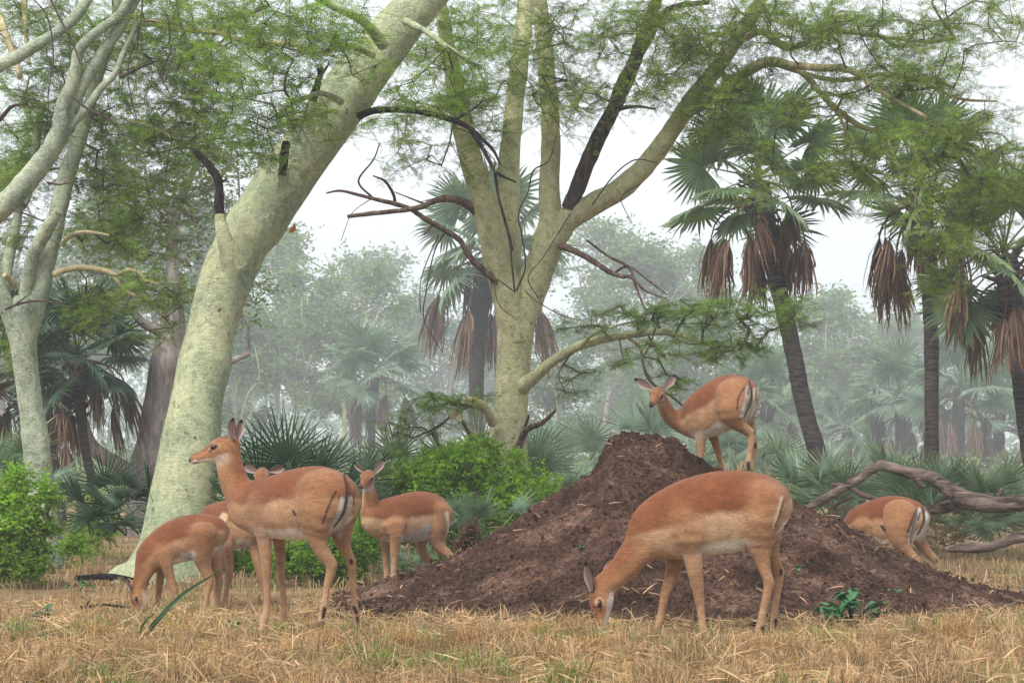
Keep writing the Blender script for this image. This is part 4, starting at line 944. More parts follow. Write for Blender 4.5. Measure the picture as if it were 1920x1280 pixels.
# ------------------------------------------------------------------ tree D, grey trunk in the mist
rng = np.random.default_rng(24)
dD = 27.0
root = empty('grey_tree', P(272, 985, dD), 'grey-barked tree with a low bent limb, in the mist behind the leaning tree', 'tree')
mb = MB()
L1 = limb(mb, [(270,1005,80),(268,940,70),(272,880,64),(285,800,56),(297,730,58),(312,670,62),(325,630,55),(328,580,36),(325,520,30),(322,450,26),(330,400,24),(350,350,18),(372,300,12)], dD, sides=16, rough=.14, wmul=.88)
L2 = limb(mb, [(275,905,44),(240,885,36),(205,862,30),(178,842,27),(162,815,24),(152,780,22),(148,750,18)], dD, sides=12, rough=.12, dd=(0,-.5))
L3 = limb(mb, [(325,640,36),(300,620,24),(268,605,18),(240,570,14),(225,540,10)], dD, sides=10, dd=(0,-.4)); L4 = limb(mb, [(330,690,30),(370,700,20),(430,678,14),(468,662,10)], dD, sides=10, dd=(0,.4))
L5 = limb(mb, [(330,420,18),(305,370,14),(300,320,10)], dD, sides=8); L6 = limb(mb, [(345,370,12),(390,355,10),(430,310,8)], dD, sides=8)
mb.obj('trunk', M['grey'], root)
make_crown(root, dD, np.vstack([pts_of(q, 12) for q in (L3, L4, L5, L6)] + [pts_of(L1, 40)]), [(320,320,130,70,0,1.5,50),(250,400,110,80,0,1.2,46),(400,400,110,80,.5,1.2,36),(300,500,110,60,0,1,26),(430,300,100,70,0,1.2,26),(450,560,60,70,.4,.8,18),(180,500,80,60,-.4,1,22),(350,230,120,50,0,1.2,26)],
  rng, M['leaf_far'], M['grey'], leafL=0.085, nt=4, nl=6, tw=0.45, droop=.1, tint=(.8, .85, .85), simple=True, step=.3, tip=.006, twr=.004)

# ------------------------------------------------------------------ far trees in the mist
def far_tree(rng, px, base_y, top_y, wpx, d, label, tint, leafL=0.14, density=1.0, lean=0.0, mat='leaf_far', bark='grey', open_=0.55):
    d = d * 3.35; S = d / 42
    x0 = (px - 960) / FPX * d; z0 = -0.25; H = HC + (HOR - top_y) / FPX * d - z0; W_ = wpx / FPX * d / 2
    root = empty('distant_tree', (x0, d, z0), label, 'tree', 'trees fading into the mist')
    mb = MB(); r0 = 0.017 * H * rng.uniform(.8, 1.2)
    anch = []; fork = H * rng.uniform(.22, .38)
    tr = catmull(np.array([[x0, d, z0, r0], [x0 + lean * fork * .5 + rng.normal() * .08, d, z0 + fork * .5, r0 * .85], [x0 + lean * fork, d, z0 + fork, r0 * .8]]), 6)
    bark = ['grey', 'fever_c', 'fever_b'][int(rng.integers(3))]; tube(mb, tr[:, :3], tr[:, 3], 9, rough=.1)
    top = tr[-1, :3]
    for k in range(rng.integers(4, 7)):
        a = rng.uniform(0, 2 * np.pi); sp = rng.uniform(.25, .85)
        e = top + np.array([np.cos(a) * W_ * sp, np.sin(a) * W_ * sp * .7, (H - fork) * rng.uniform(.62, .92)])
        m1 = top + (e - top) * .35 + np.array([0, 0, H * .03]) + rng.normal(size=3) * .12 * H * .3; m2 = top + (e - top) * .7 + rng.normal(size=3) * .05 * H
        q = catmull(np.array([[*top, r0 * .55], [*m1, r0 * .42], [*m2, r0 * .28], [*e, r0 * .12]]), 5)
        tube(mb, q[:, :3], q[:, 3], 7, rough=.1); anch.append(q[4:, :3])
    mb.obj('trunk', M[bark], root)
    # crown: several flat clouds of foliage with gaps between them
    nb = int(12 * density) + 4; T = []
    for k in range(nb):
        a = rng.uniform(0, 2 * np.pi); rr = np.sqrt(rng.random()) * .85
        hz = rng.uniform(open_ - .1, 1.0)
        lim = np.sqrt(max(0.05, 1 - ((hz - .62) / .45) ** 2)) if hz > .62 else 1.0
        c = np.array([x0 + lean * H * .5 + np.cos(a) * W_ * rr * lim, d + np.sin(a) * W_ * rr * lim * .8, z0 + H * hz])
        s = np.array([W_ * rng.uniform(.22, .42), W_ * rng.uniform(.2, .38), H * rng.uniform(.045, .09)])
        nn = int(20 * density); q = rng.normal(size=(nn, 3)); q = q / np.linalg.norm(q, axis=1)[:, None] * rng.random((nn, 1)) ** .45
        T.append(c + q * s)
    T = np.vstack(T)
    p0, p1, q0, q1, tips, thin = grow(np.vstack(anch), T, rng, step=.35 * S, tip=.006 * S, jit=.3, rmax=.07 * S)
    mt = MB(); segs(mt, p0, p1, q0, q1, sides=3); ml = MB()
    foliage(ml, mt, tips, thin, rng, leafL=.118 * S, nt=4, nl=5, tw=.55 * S, droop=.08, tint=tint, simple=True, twr=.0035 * S, var=.35, flat=.6)
    mt.obj('twigs', M['grey'], root); tag(ml.obj('crown', M[mat], root, smooth=False), kind='stuff')
    return root
rng = np.random.default_rng(31)
G1 = (1.0, 1.05, .85); G2 = (.8, .9, .85); G3 = (1.15, 1.15, .85)
for k, (px, ty, wd, d, lab, tn, den) in enumerate([
  (560, 500, 300, 42, 'pale misty tree with twisting bare-looking limbs right of the leaning trunk', G1, 1.0),
  (450, 610, 190, 36, 'small misty tree leaning out beside the leaning trunk, thin forked stems', G2, .8),
  (690, 470, 300, 60, 'tall faint tree rising behind the round distant palm', G3, 1.2),
  (830, 560, 220, 52, 'faint tree between the round distant palm and the forked tree', G2, 1.0),
  (1120, 425, 340, 50, 'broad pale green tree right behind the forked tree', G3, 1.3),
  (1240, 470, 260, 44, 'misty tree with many thin pale stems left of the mound-top doe', G1, 1.2),
  (1340, 600, 240, 38, 'grey-green tree directly behind the mound-top doe', G2, 1.0),
  (1600, 540, 320, 58, 'domed feathery tree with white branching trunk between the two straight palms', G3, 1.4),
  (1500, 600, 220, 66, 'low faint tree behind the leaning palm trunk', G2, 1.0),
  (1740, 600, 240, 70, 'faint tree crown behind the second palm trunk', G2, 1.0),
  (1880, 560, 260, 55, 'misty tree behind the palm at the right edge', G1, 1.0),
  (60, 560, 300, 38, 'dim green tree behind the slender fever tree at the left edge', G2, 1.2),
  (200, 430, 300, 46, 'hazy tree filling the gap between slender and leaning fever trees', G1, 1.3),
  (400, 420, 260, 55, 'tall pale tree whose crown shows left of the leaning trunk', G3, 1.2),
  (1040, 620, 220, 36, 'thin-stemmed shrubby tree just right of the forked trunk', G2, .9),
  (930, 640, 260, 70, 'very faint tree seen past the forked trunk', G2, 1.0),
  (20, 330, 340, 32, 'dark leafy tree high at the far left behind the limbs', (.65, .75, .6), 1.3),
  (330, 200, 360, 36, 'leafy crown filling the upper left sky behind the crossing limbs', (.75, .82, .7), 1.4),
  (1430, 700, 170, 48, 'low grey misty tree to the right of the mound-top doe', G2, .8),
  (500, 440, 240, 46, 'lacy misty tree whose thin branches show just right of the leaning trunk', G3, 1.2),
  (650, 500, 240, 40, 'nearer grey-green tree above the lone rounded palm', G1, 1.0),
  (1300, 480, 260, 50, 'lacy tree between the low branch and the leaning palm', G3, 1.1),
  (1540, 560, 240, 46, 'grey-green tree just right of the leaning dark palm trunk', G1, 1.1),
  (1180, 640, 200, 62, 'faint rounded tree above the left shoulder of the mound', G1, .9)]):
    far_tree(rng, px, 0, ty, wd, d, lab, tn, leafL=.10 * (d / 40) ** .6, density=den, lean=rng.normal() * .08, open_=.42 if d < 50 else .35)

# a closed far edge of woodland, beyond which nothing can be told apart
def far_wood(rng):
    mb = MB(); T = []
    for k in range(120):
        x = rng.uniform(-145, 145); y = rng.uniform(320, 400); hh = rng.uniform(15, 26)
        n = 60; q = rng.normal(size=(n, 3)); q = q / np.linalg.norm(q, axis=1)[:, None] * rng.random((n, 1)) ** .4
        T.append(np.array([x, y, hh * .52]) + q * np.array([9.5, 7, hh * .5]))
    T = np.vstack(T); n = len(T) * 2; T = np.repeat(T, 2, 0) + rng.normal(size=(n, 3)) * .3; T[:, 2] = np.maximum(T[:, 2], 0)
    leafdia(mb, T, rng.normal(size=(n, 3)), rng.uniform(1.3, 3, n), rng.uniform(.6, 1.5, n), np.repeat(rng.uniform(.6, 1.2, (n, 1)), 3, 1), rng)
    tag(mb.obj('far_woodland', M['leaf_far'], None, smooth=False), 'far belt of woodland that fades away in the mist', 'woodland', kind='stuff')
far_wood(rng)

# ------------------------------------------------------------------ palms
def fan_mesh(name, mat, rng, nseg=34, Rf=.88, pet=1.1, span=150, split=.45, droop=.12, fold=.03, stiff=1.0, dead=False, petmat=None):
    mb = MB(); pw = 0.022
    # petiole along +X, curving down a little
    t = np.linspace(0, 1, 6); pp = np.stack([t * pet, t * 0, -0.10 * pet * t ** 2], -1); tube(mb, pp, np.interp(t, [0, 1], [pw, pw * .55]), 5, 1, (.9, 1, .8) if not dead else (.8, .7, .6), cap=False)
    o = pp[-1]; A = np.linspace(-R(span), R(span), nseg); dl = (A[1] - A[0]) / 2
    def pt(a, r, lift, bend):
        rr = r * Rf
        x = np.cos(a) * rr; y = np.sin(a) * rr; z = lift - bend * rr ** 2 - 0.16 * rr * abs(np.sin(a))
        return o + np.array([x, y, z])
    for k, a in enumerate(A):
        ln = rng.uniform(.86, 1.04) * (1 - .22 * (abs(a) / R(180)) ** 2) * (1 if rng.random() > .06 else .65)
        sp = split * rng.uniform(.9, 1.1); tn = rng.uniform(.75, 1.2); f = fold
        da = rng.normal() * .03 / stiff; bd = droop * rng.uniform(.6, 1.5); twd = rng.normal() * .02
        if dead: bd += .15 * rng.random(); tn = rng.uniform(.5, 1.35); da *= 3
        v0 = o + np.array([0, 0, 0]); r1 = sp * .5
        pL1 = pt(a - dl, r1, 0, droop); pM1 = pt(a, r1, f, droop); pR1 = pt(a + dl, r1, 0, droop)
        pL2 = pt(a - dl, sp, 0, droop); pM2 = pt(a, sp, f * 1.3, droop); pR2 = pt(a + dl, sp, 0, droop)
        m = sp + (ln - sp) * .55; wq = dl * .62 * sp / m
        pL3 = pt(a + da - wq, m, -.01, bd); pM3 = pt(a + da, m, f * .6 + twd, bd); pR3 = pt(a + da + wq, m, -.01, bd); tip = pt(a + da * 2, ln, twd * 2, bd * 1.35)
        c = np.array([1, 1, 1]) * tn
        V = np.array([v0, pL1, pM1, pR1, pL2, pM2, pR2, pL3, pM3, pR3, tip])
        c11 = np.repeat(c[None], 11, 0)
        if not dead: c11[10] = c * np.array([1.5, 1.2, .8])
        mb.add(V, [[0, 1, 2], [0, 2, 3], [7, 10, 8], [8, 10, 9]], c11)
        mb.add(V, [[1, 4, 5, 2], [2, 5, 6, 3], [4, 7, 8, 5], [5, 8, 9, 6]], c11)
    return mb.mesh(name, [mat, petmat or mat], smooth=False)

def dead_fan_mesh(name, mat, rng, nseg=20, Rf=1.0, pet=.85):
    """a collapsed brown fan: hangs along -Z from the end of its stalk, folded like a closed umbrella"""
    mb = MB(); t = np.linspace(0, 1, 6); pp = np.stack([np.sin(t * 1.5) * pet * .72, t * 0, -t ** 2.0 * pet * .62], -1)
    tube(mb, pp, np.interp(t, [0, 1], [.022, .012]), 5, 0, (.9, .8, .7), cap=False); o = pp[-1]
    for k in range(nseg):
        a = rng.uniform(-1, 1); b = rng.uniform(-1, 1); ln = Rf * rng.uniform(.4, 1.15); tn = rng.uniform(.45, 1.45)
        sp = np.array([a * .13, b * .11, 0]) * rng.uniform(.7, 1.2); c0 = o; c1 = o + sp * .9 + np.array([0, 0, -ln * .33]); c2 = o + sp * 1.25 + np.array([0, 0, -ln * .7]) + rng.normal(size=3) * .015
        c3 = o + sp * 1.3 + np.array([0, 0, -ln]) + rng.normal(size=3) * .04
        s = unit(np.array([rng.normal(), rng.normal(), 0])); w1 = .015; w2 = .013
        V = np.array([c0, c1 - s * w1, c1 + s * w1, c2 - s * w2, c2 + s * w2, c3]); cc = np.repeat(np.array([[1, .95, .92]]) * tn, 6, 0)
        mb.add(V, [[0, 1, 2], [3, 5, 4]], cc); mb.add(V, [[1, 3, 4, 2]], cc)
    return mb.mesh(name, mat, smooth=False)

rng = np.random.default_rng(41)
FANS = {}
for key, mt in (('green', 'palm_green'), ('dark', 'palm_dark'), ('blue', 'palm_blue')):
    FANS[key] = [fan_mesh('fan_' + key, M[mt], rng, nseg=rng.integers(30, 38), span=rng.uniform(125, 158), droop=rng.uniform(.10, .30), split=rng.uniform(.40, .55)) for k in range(4)]
FANS['stiff'] = [fan_mesh('fan_stiff', M['palm_dark'], rng, nseg=rng.integers(20, 26), span=rng.uniform(80, 105), droop=.03, split=.25, fold=.02, stiff=2) for k in range(3)]
FANS['bluestiff'] = [fan_mesh('fan_bluestiff', M['palm_blue'], rng, nseg=rng.integers(24, 30), span=rng.uniform(90, 120), droop=.05, split=.3, fold=.02, stiff=2) for k in range(3)]
FANS['greenstiff'] = [fan_mesh('fan_greenstiff', M['palm_green'], rng, nseg=rng.integers(26, 32), span=rng.uniform(95, 130), droop=.05, split=.35, fold=.025, stiff=2) for k in range(3)]
DEAD = [dead_fan_mesh('dead_fan', M['palm_dead'], rng, nseg=rng.integers(50, 66)) for k in range(4)]

def place(me, name, root, pos, X, up, s):
    X = unit(X); Z = unit(np.array(up) - X * np.dot(up, X)); Yv = np.cross(Z, X)
    m = Matrix(((X[0]*s, Yv[0]*s, Z[0]*s, pos[0]), (X[1]*s, Yv[1]*s, Z[1]*s, pos[1]), (X[2]*s, Yv[2]*s, Z[2]*s, pos[2]), (0, 0, 0, 1)))
    o = bpy.data.objects.new(name, me); COL.objects.link(o); o.parent = root
    o.matrix_parent_inverse = Matrix.Translation(-root.location); o.matrix_basis = m
    return o

def palm(rng, label, d, trunk, crown, nf, nd, fr, kind='green', emin=-35, group='tall fan palms', skirt=1.0, deadl=1.0):
    """trunk rows (px,py,w); crown (px,py); fr fan radius in metres"""
    b = P(trunk[0][0], trunk[0][1], d)
    root = empty('fan_palm', b, label, 'palm', group)
    mb = MB(); q = limb(mb, trunk, d, sides=12, sub=10, rough=.10)
    c = P(crown[0], crown[1], d)
    # old leaf bases round the top of the trunk
    tp = q[-1, :3]; n = 34
    for k in range(n):
        a = rng.uniform(0, 2 * np.pi); h_ = rng.uniform(-.9, .1); o = tp * 1.0 + np.array([0, 0, h_]); dr = np.array([np.cos(a), np.sin(a), rng.uniform(.2, 1.0)])
        r_ = q[-1, 3] * .9; s = o + np.array([np.cos(a), np.sin(a), 0]) * r_ * .7
        tube(mb, np.array([s, s + dr * rng.uniform(.10, .26)]), np.array([.045, .016]), 5)
    mb.obj('trunk', M['palmtrunk'], root)
    ph = rng.uniform(0, 6)
    for k in range(nf):
        f = (k + .5) / nf; el = R(emin + (82 - emin) * (1 - f) ** .85); az = ph + k * 2.39996 + rng.normal() * .15
        X = np.array([np.cos(az) * np.cos(el), np.sin(az) * np.cos(el), np.sin(el)]) + rng.normal(size=3) * .05
        up = np.array([0, 0, 1.0]) + rng.normal(size=3) * .35 - .5 * np.array([np.cos(az), np.sin(az), 0]) * (1 if el > .6 else 0)
        me = FANS[kind][rng.integers(len(FANS[kind]))]
        place(me, 'frond', root, c + np.array([0, 0, -.12 * f]) , X, up, fr * rng.uniform(.88, 1.1))
    for k in range(nd):
        az = ph + k * 2.39996 + rng.normal() * .3; h_ = -rng.uniform(.05, .75) * skirt
        X = np.array([np.cos(az), np.sin(az), rng.normal() * .12]); up = np.array([rng.normal() * .12, rng.normal() * .12, 1.0])
        place(DEAD[rng.integers(len(DEAD))], 'dead_frond', root, c + np.array([0, 0, h_]) + np.array([np.cos(az), np.sin(az), 0]) * .10, X, up, fr * rng.uniform(.85, 1.35) * deadl)
    return root
palm(rng, 'tall fan palm with a dark trunk leaning right, behind the mound-top doe', 26, [(1590,985,46),(1558,920,38),(1530,840,34),(1505,750,32),(1485,650,32),(1462,550,32),(1445,470,36),(1430,400,44),(1422,350,46)], (1420,325), 20, 14, .80, emin=-48, skirt=1.0, deadl=1.0)
palm(rng, 'straight tall fan palm with black trunk right of the leaning palm', 26, [(1744,975,30),(1746,880,27),(1747,780,26),(1746,660,27),(1744,560,29),(1738,470,36),(1728,400,44),(1724,360,46)], (1722,335), 18, 13, .78, emin=-40, skirt=1.0, deadl=1.05)
palm(rng, 'fan palm cut by the right edge of the frame, drooping fans around its top', 24, [(1965,990,38),(1935,860,36),(1918,740,34),(1905,620,38),(1892,540,42),(1886,482,44)], (1884,462), 17, 10, .76, emin=-50, skirt=1.0, deadl=.95)
palm(rng, 'grey-green fan palm half hidden behind the forked fever tree', 58, [(893,960,34),(892,850,30),(893,740,28),(896,640,32),(905,540,38),(912,490,40)], (915,455), 20, 10, 1.55, kind='blue', emin=-55, skirt=2.1, deadl=1.15)
palm(rng, 'rounded pale fan palm alone in the mist between the two big fever trees', 100, [(697,900,16),(697,850,14),(697,790,14),(699,740,20),(700,710,22)], (700,695), 20, 9, 1.75, kind='blue', emin=-30, skirt=2.2, deadl=1.1)
palm(rng, 'bushy fan palm with a brown skirt between the slender and leaning fever trees', 26, [(185,960,18),(172,900,17),(160,840,17),(152,780,20),(148,720,28),(146,680,32)], (145,655), 22, 10, .66, kind='dark', emin=-50, skirt=1.3, deadl=1.1)
palm(rng, 'fan palm behind the slender fever tree, its brown skirt hanging to the left', 28, [(118,985,18),(105,880,18),(85,800,20),(55,720,28),(48,690,30)], (45,665), 19, 9, .72, kind='dark', emin=-50, skirt=1.3, deadl=1.1)
for lab, px, py, d, fr in (('hazy fan palm left of the second straight trunk', 1690, 735, 44, 1.05), ('hazy fan palm between the second trunk and the right edge palm', 1800, 720, 42, 1.1),
                  ('hazy fan palm directly behind the rump of the mound-top doe', 1440, 745, 38, .95), ('farthest hazy palm low at the right edge', 1875, 760, 46, 1.1), ('hazy little palm right of the leaning dark palm trunk', 1590, 800, 50, 1.0)):
    d *= 2.4; fr *= 1.75; w_ = .62 / d * FPX
    palm(rng, lab, d, [(px + 4, 905, w_), (px, 860, w_), (px - 2, py + 40, w_ * 1.1), (px, py + 12, w_ * 1.3)], (px, py), 18, 12, fr, kind='blue', emin=-40, skirt=2.4, deadl=1.2, group='hazy palms in the mist')

# dwarf palms that grow from the ground
def dwarf(rng, label, px, py, d, nf, fr, kind, emin=12, spread=.25, tilt=0.0, group='low palm clumps'):
    if d > 24.5: fr *= 1.9; spread *= 1.9; d *= 2.0; py = HOR + (py - HOR) / 1.8
    c = P(px, py, d); root = empty('dwarf_palm', c, label, 'palm', group)
    ph = rng.uniform(0, 6)
    for k in range(nf):
        f = (k + .5) / nf; el = R(emin + (85 - emin) * (1 - f)); az = ph + k * 2.39996
        X = np.array([np.cos(az) * np.cos(el) + tilt, np.sin(az) * np.cos(el), np.sin(el)]) + rng.normal(size=3) * .08
        up = np.array([0, 0, 1.0]) + rng.normal(size=3) * .5 - .6 * np.array([np.cos(az), np.sin(az) + .5, 0])
        place(FANS[kind][rng.integers(len(FANS[kind]))], 'frond', root, c + np.array([rng.normal() * spread, rng.normal() * spread, 0]), X, up, fr * rng.uniform(.75, 1.15))
    return root
rng = np.random.default_rng(43)
dwarf(rng, 'dark green stiff palm clump left of the leaning trunk base', 262, 1000, 16.9, 20, .42, 'stiff', tilt=-.35)
dwarf(rng, 'dark spiky palm clump rising behind the large doe\'s back', 555, 1010, 15.6, 17, .58, 'stiff', emin=30)
dwarf(rng, 'dark palm fans pressed against the right side of the leaning trunk', 470, 1020, 17.2, 10, .50, 'stiff', emin=25)
dwarf(rng, 'large low palm clump behind the fallen log, fans spread wide', 1700, 985, 22.0, 24, .62, 'greenstiff', emin=18, spread=.6)
dwarf(rng, 'low palm clump between the leaning palm trunk and the log', 1600, 985, 23.5, 14, .62, 'bluestiff', emin=25, spread=.4)
dwarf(rng, 'bright palm clump at the right edge behind the log', 1880, 1010, 21.0, 15, .58, 'greenstiff', emin=18, spread=.5)
dwarf(rng, 'short palm under the arch of the log', 1800, 1000, 19.4, 10, .30, 'greenstiff', emin=20, spread=.2)
dwarf(rng, 'blue-green stiff palm tuft among the bushes behind the left foot of the mound', 880, 1010, 16.4, 11, .34, 'bluestiff', emin=20, spread=.12)
dwarf(rng, 'small blue-green palm tuft between the legs of the small doe', 762, 1098, 14.6, 8, .22, 'bluestiff', emin=45, spread=.06)
dwarf(rng, 'light green palm fans above the bright bush left of the forked trunk', 830, 960, 20.5, 13, .62, 'greenstiff', emin=35, spread=.3)
dwarf(rng, 'pale palm fans right of the forked trunk base', 1010, 960, 21.5, 12, .58, 'bluestiff', emin=30, spread=.3)
dwarf(rng, 'hazy palm clump just above the left shoulder of the mound', 1075, 950, 28, 13, .70, 'bluestiff', emin=20, spread=.4)
dwarf(rng, 'hazy palm clump under the neck of the mound-top doe', 1250, 930, 26, 13, .75, 'bluestiff', emin=20, spread=.4)
dwarf(rng, 'hazy palm clump under the belly of the mound-top doe', 1385, 950, 27, 14, .72, 'bluestiff', emin=15, spread=.4)
dwarf(rng, 'misty palm clump right of the mound-top doe', 1490, 970, 30, 14, .70, 'bluestiff', emin=15, spread=.5)
dwarf(rng, 'grey-green palm clump at the left edge behind the slender trunk', 20, 960, 23, 15, .70, 'bluestiff', emin=20, spread=.4)
dwarf(rng, 'very faint palm clump in the mist at the foot of the lone palm', 640, 950, 38, 10, .7, 'bluestiff', emin=15, spread=.6)

# ------------------------------------------------------------------ bushes
def bush(rng, label, d, blobs_, leafL, tint, n=1, mat='leaf_bush', simple=True, nt=5, nl=8, tw=.13, droop=0.0, base=None, name='bush', flat=.9):
    c = np.array(base) if base is not None else P(blobs_[0][0], blobs_[0][1] + blobs_[0][3], d); c[2] = float(zground(c[0], c[1]))
    root = empty(name, c, label, 'bush')
    T = blobtargets(blobs_, d, rng); T = T[T[:, 2] > zground(T[:, 0], T[:, 1]) + .02]
    st = c + np.stack([rng.normal(size=9) * .12, rng.normal(size=9) * .12, rng.uniform(0, .12, 9)], -1)
    p0, p1, q0, q1, tips, thin = grow(st, T, rng, step=.09, tip=.0022, jit=.25, sag=.05)
    mt = MB(); segs(mt, p0, p1, q0, q1, sides=3); ml = MB()
    foliage(ml, mt, tips, thin, rng, leafL=leafL, nt=nt, nl=nl, tw=tw, droop=droop, tint=tint, simple=simple, var=.45, flat=flat, twr=.0015)
    mt.obj('stems', M['twig'], root); tag(ml.obj('foliage', M[mat], root, smooth=False), kind='stuff'); return root
rng = np.random.default_rng(51)
bush(rng, 'bright leafy bush at the left edge', 14.6, [(22,965,46,66,0,.35,84),(20,1045,58,42,-.1,.35,56),(80,930,24,34,.1,.2,18),(70,1050,34,30,-.1,.3,20),(92,985,24,24,0,.2,12),(30,895,24,22,0,.2,12)], .045, (.95, 1, .9))
bush(rng, 'broad bright green bush behind the small doe and the forked trunk', 17.4, [(830,900,110,60,0,.5,170),(760,920,70,50,0,.4,70),(900,880,90,55,.2,.5,120),(700,980,60,70,-.1,.4,70),(880,960,120,50,-.2,.5,120),(980,940,70,50,0,.4,80),(840,1020,90,40,-.3,.4,50)], .048, (1.0, 1.05, .9))
bush(rng, 'dense green bush seen between the legs of the large doe', 14.8, [(590,1050,62,40,0,.35,90),(640,1040,60,50,.2,.4,70),(520,1050,40,30,.1,.3,30),(690,1010,40,50,.5,.3,30)], .040, (.75, .85, .75))
bush(rng, 'small bush beside the slender trunk base', 17.0, [(140,1020,32,22,0,.25,30),(60,1020,20,30,0,.2,14)], .035, (.8, .9, .8))
bush(rng, 'low green bush against the mist left of the leaning trunk', 20, [(180,985,45,38,0,.5,46)], .045, (1.0, 1.0, .9))
bush(rng, 'green shrub at the right of the forked trunk base', 18.6, [(1010,930,40,30,0,.3,30),(940,920,70,30,-.6,.3,40)], .042, (1.0, 1.05, .85))
bush(rng, 'brown withered plant on the left foot of the mound', 13.3, [(880,1005,16,26,0,.1,26),(865,1025,16,16,0,.1,12)], .04, (.75, .26, 1.6), tw=.06, nl=5, nt=3, name='withered_plant')
bush(rng, 'pale dry shrub at the right, between log and palm clump', 20.2, [(1780,1000,50,26,0,.4,30),(1900,960,50,30,.3,.4,30)], .03, (.95, .42, 1.9), tw=.14)
bush(rng, 'brown brush under the arch of the fallen log', 18.6, [(1735,1000,40,40,0,.3,40),(1590,960,40,20,.4,.3,20)], .028, (.8, .34, 1.6), tw=.14, nl=4)
bush(rng, 'low dark bush behind the grazing young impala\'s rump', 16.6, [(455,1050,40,30,0,.3,36)], .04, (.7, .85, .7))

# hazy undergrowth
def undergrowth(rng):
    ml = MB(); n = 48000
    y = rng.uniform(24, 220, n); x = rng.uniform(-1, 1, n) * y * .42
    k = fbm(np.stack([x * .35, y * .35, x * 0], -1), 3); hh = np.clip(.55 + k * 1.6, .12, 1.6) * np.maximum(1, y / 50)
    z = -.2 + hh * rng.random(n) ** .7
    tone = (1 + .8 * fbm(np.stack([x * .7, y * .7, x * 0 + 4], -1), 2))[:, None] * rng.uniform(.6, 1.3, (n, 1)) * np.array([[1, 1, 1.0]])
    leafdia(ml, np.stack([x, y, z], -1), rng.normal(size=(n, 3)) + np.array([0, 0, .6]), rng.uniform(.08, .2, n) * y / 36, rng.uniform(.04, .09, n) * y / 36, tone, rng)
    tag(ml.obj('undergrowth', M['leaf_far'], None, smooth=False), 'low misty undergrowth covering the ground between the distant trees', 'undergrowth', kind='stuff')
undergrowth(rng)

# ------------------------------------------------------------------ fallen logs
dL = 17.6
root = empty('fallen_log', P(1700, 985, dL), 'weathered grey arching fallen branch behind the right slope of the mound', 'log')
mb = MB()
limb(mb, [(1990,930,40),(1925,940,40),(1870,946,42),(1825,940,44),(1790,925,40),(1765,905,34),(1740,892,30),(1705,886,28),(1672,876,26),(1650,872,26),(1628,884,24),(1600,903,24),(1570,920,22),(1540,938,22),(1510,955,18),(1480,985,14)], dL, sides=16, sub=4, wmul=.76, rough=.15, dd=(-.3, .3))
limb(mb, [(1830,940,38),(1795,945,34),(1765,952,28),(1730,958,22),(1690,950,17),(1640,934,14),(1612,925,13),(1590,912,12),(1560,908,10)], dL, sides=12, sub=4, wmul=.76, rough=.15, dd=(0,.6))
limb(mb, [(1720,896,16),(1725,908,12),(1734,912,7)], dL, dd=(-.2,-.2)); limb(mb, [(1600,930,8),(1570,945,6),(1555,965,4)], dL, dd=(.3,.3)); limb(mb, [(1870,930,10),(1880,915,6)], dL)
mb.obj('wood', M['log'], root)
mb = MB(); q = limb(mb, [(2000,985,26),(1950,1000,24),(1905,1008,22),(1880,1018,18),(1850,1026,18),(1815,1026,20),(1785,1028,14),(1772,1030,8)], 16.2, sides=12, sub=7, rough=.2)
limb(mb, [(1860,1022,10),(1840,1020,10),(1810,1016,7)], 16.2, dd=(.15, .1)); o = mb.obj('fallen_log', M['log'], None); tag(o, 'straight grey log lying in the dry grass at the right edge', 'log')
mb = MB(); limb(mb, [(150,1138,7),(175,1136,7),(205,1134,6),(245,1140,5),(275,1144,3)], 11.4, sides=6, rough=.25); limb(mb, [(160,1137,4),(168,1125,3)], 11.4)
tag(mb.obj('stick', M['black'], None), 'black stick lying in the grass beneath the grazing young impala', 'stick')
mb = MB(); limb(mb, [(140,1084,8),(170,1082,12),(205,1080,12),(222,1083,6)], 15.0, sides=7, rough=.3); tag(mb.obj('stick', M['black'], None), 'short dark log at the left foot of the leaning trunk', 'stick')
mb = MB(); limb(mb, [(1795,1108,0+3),(1822,1102,4),(1842,1098,3)], 12.4, sides=6, rough=.25); tag(mb.obj('stick', M['deadred'], None), 'thin stick on the lower right flank of the mound', 'stick')
mb = MB(); limb(mb, [(790,1116,4),(815,1110,6),(838,1102,5)], 11.6, sides=6, rough=.3); tag(mb.obj('stick', M['log'], None), 'small grey stick on the lower left flank of the mound', 'stick')

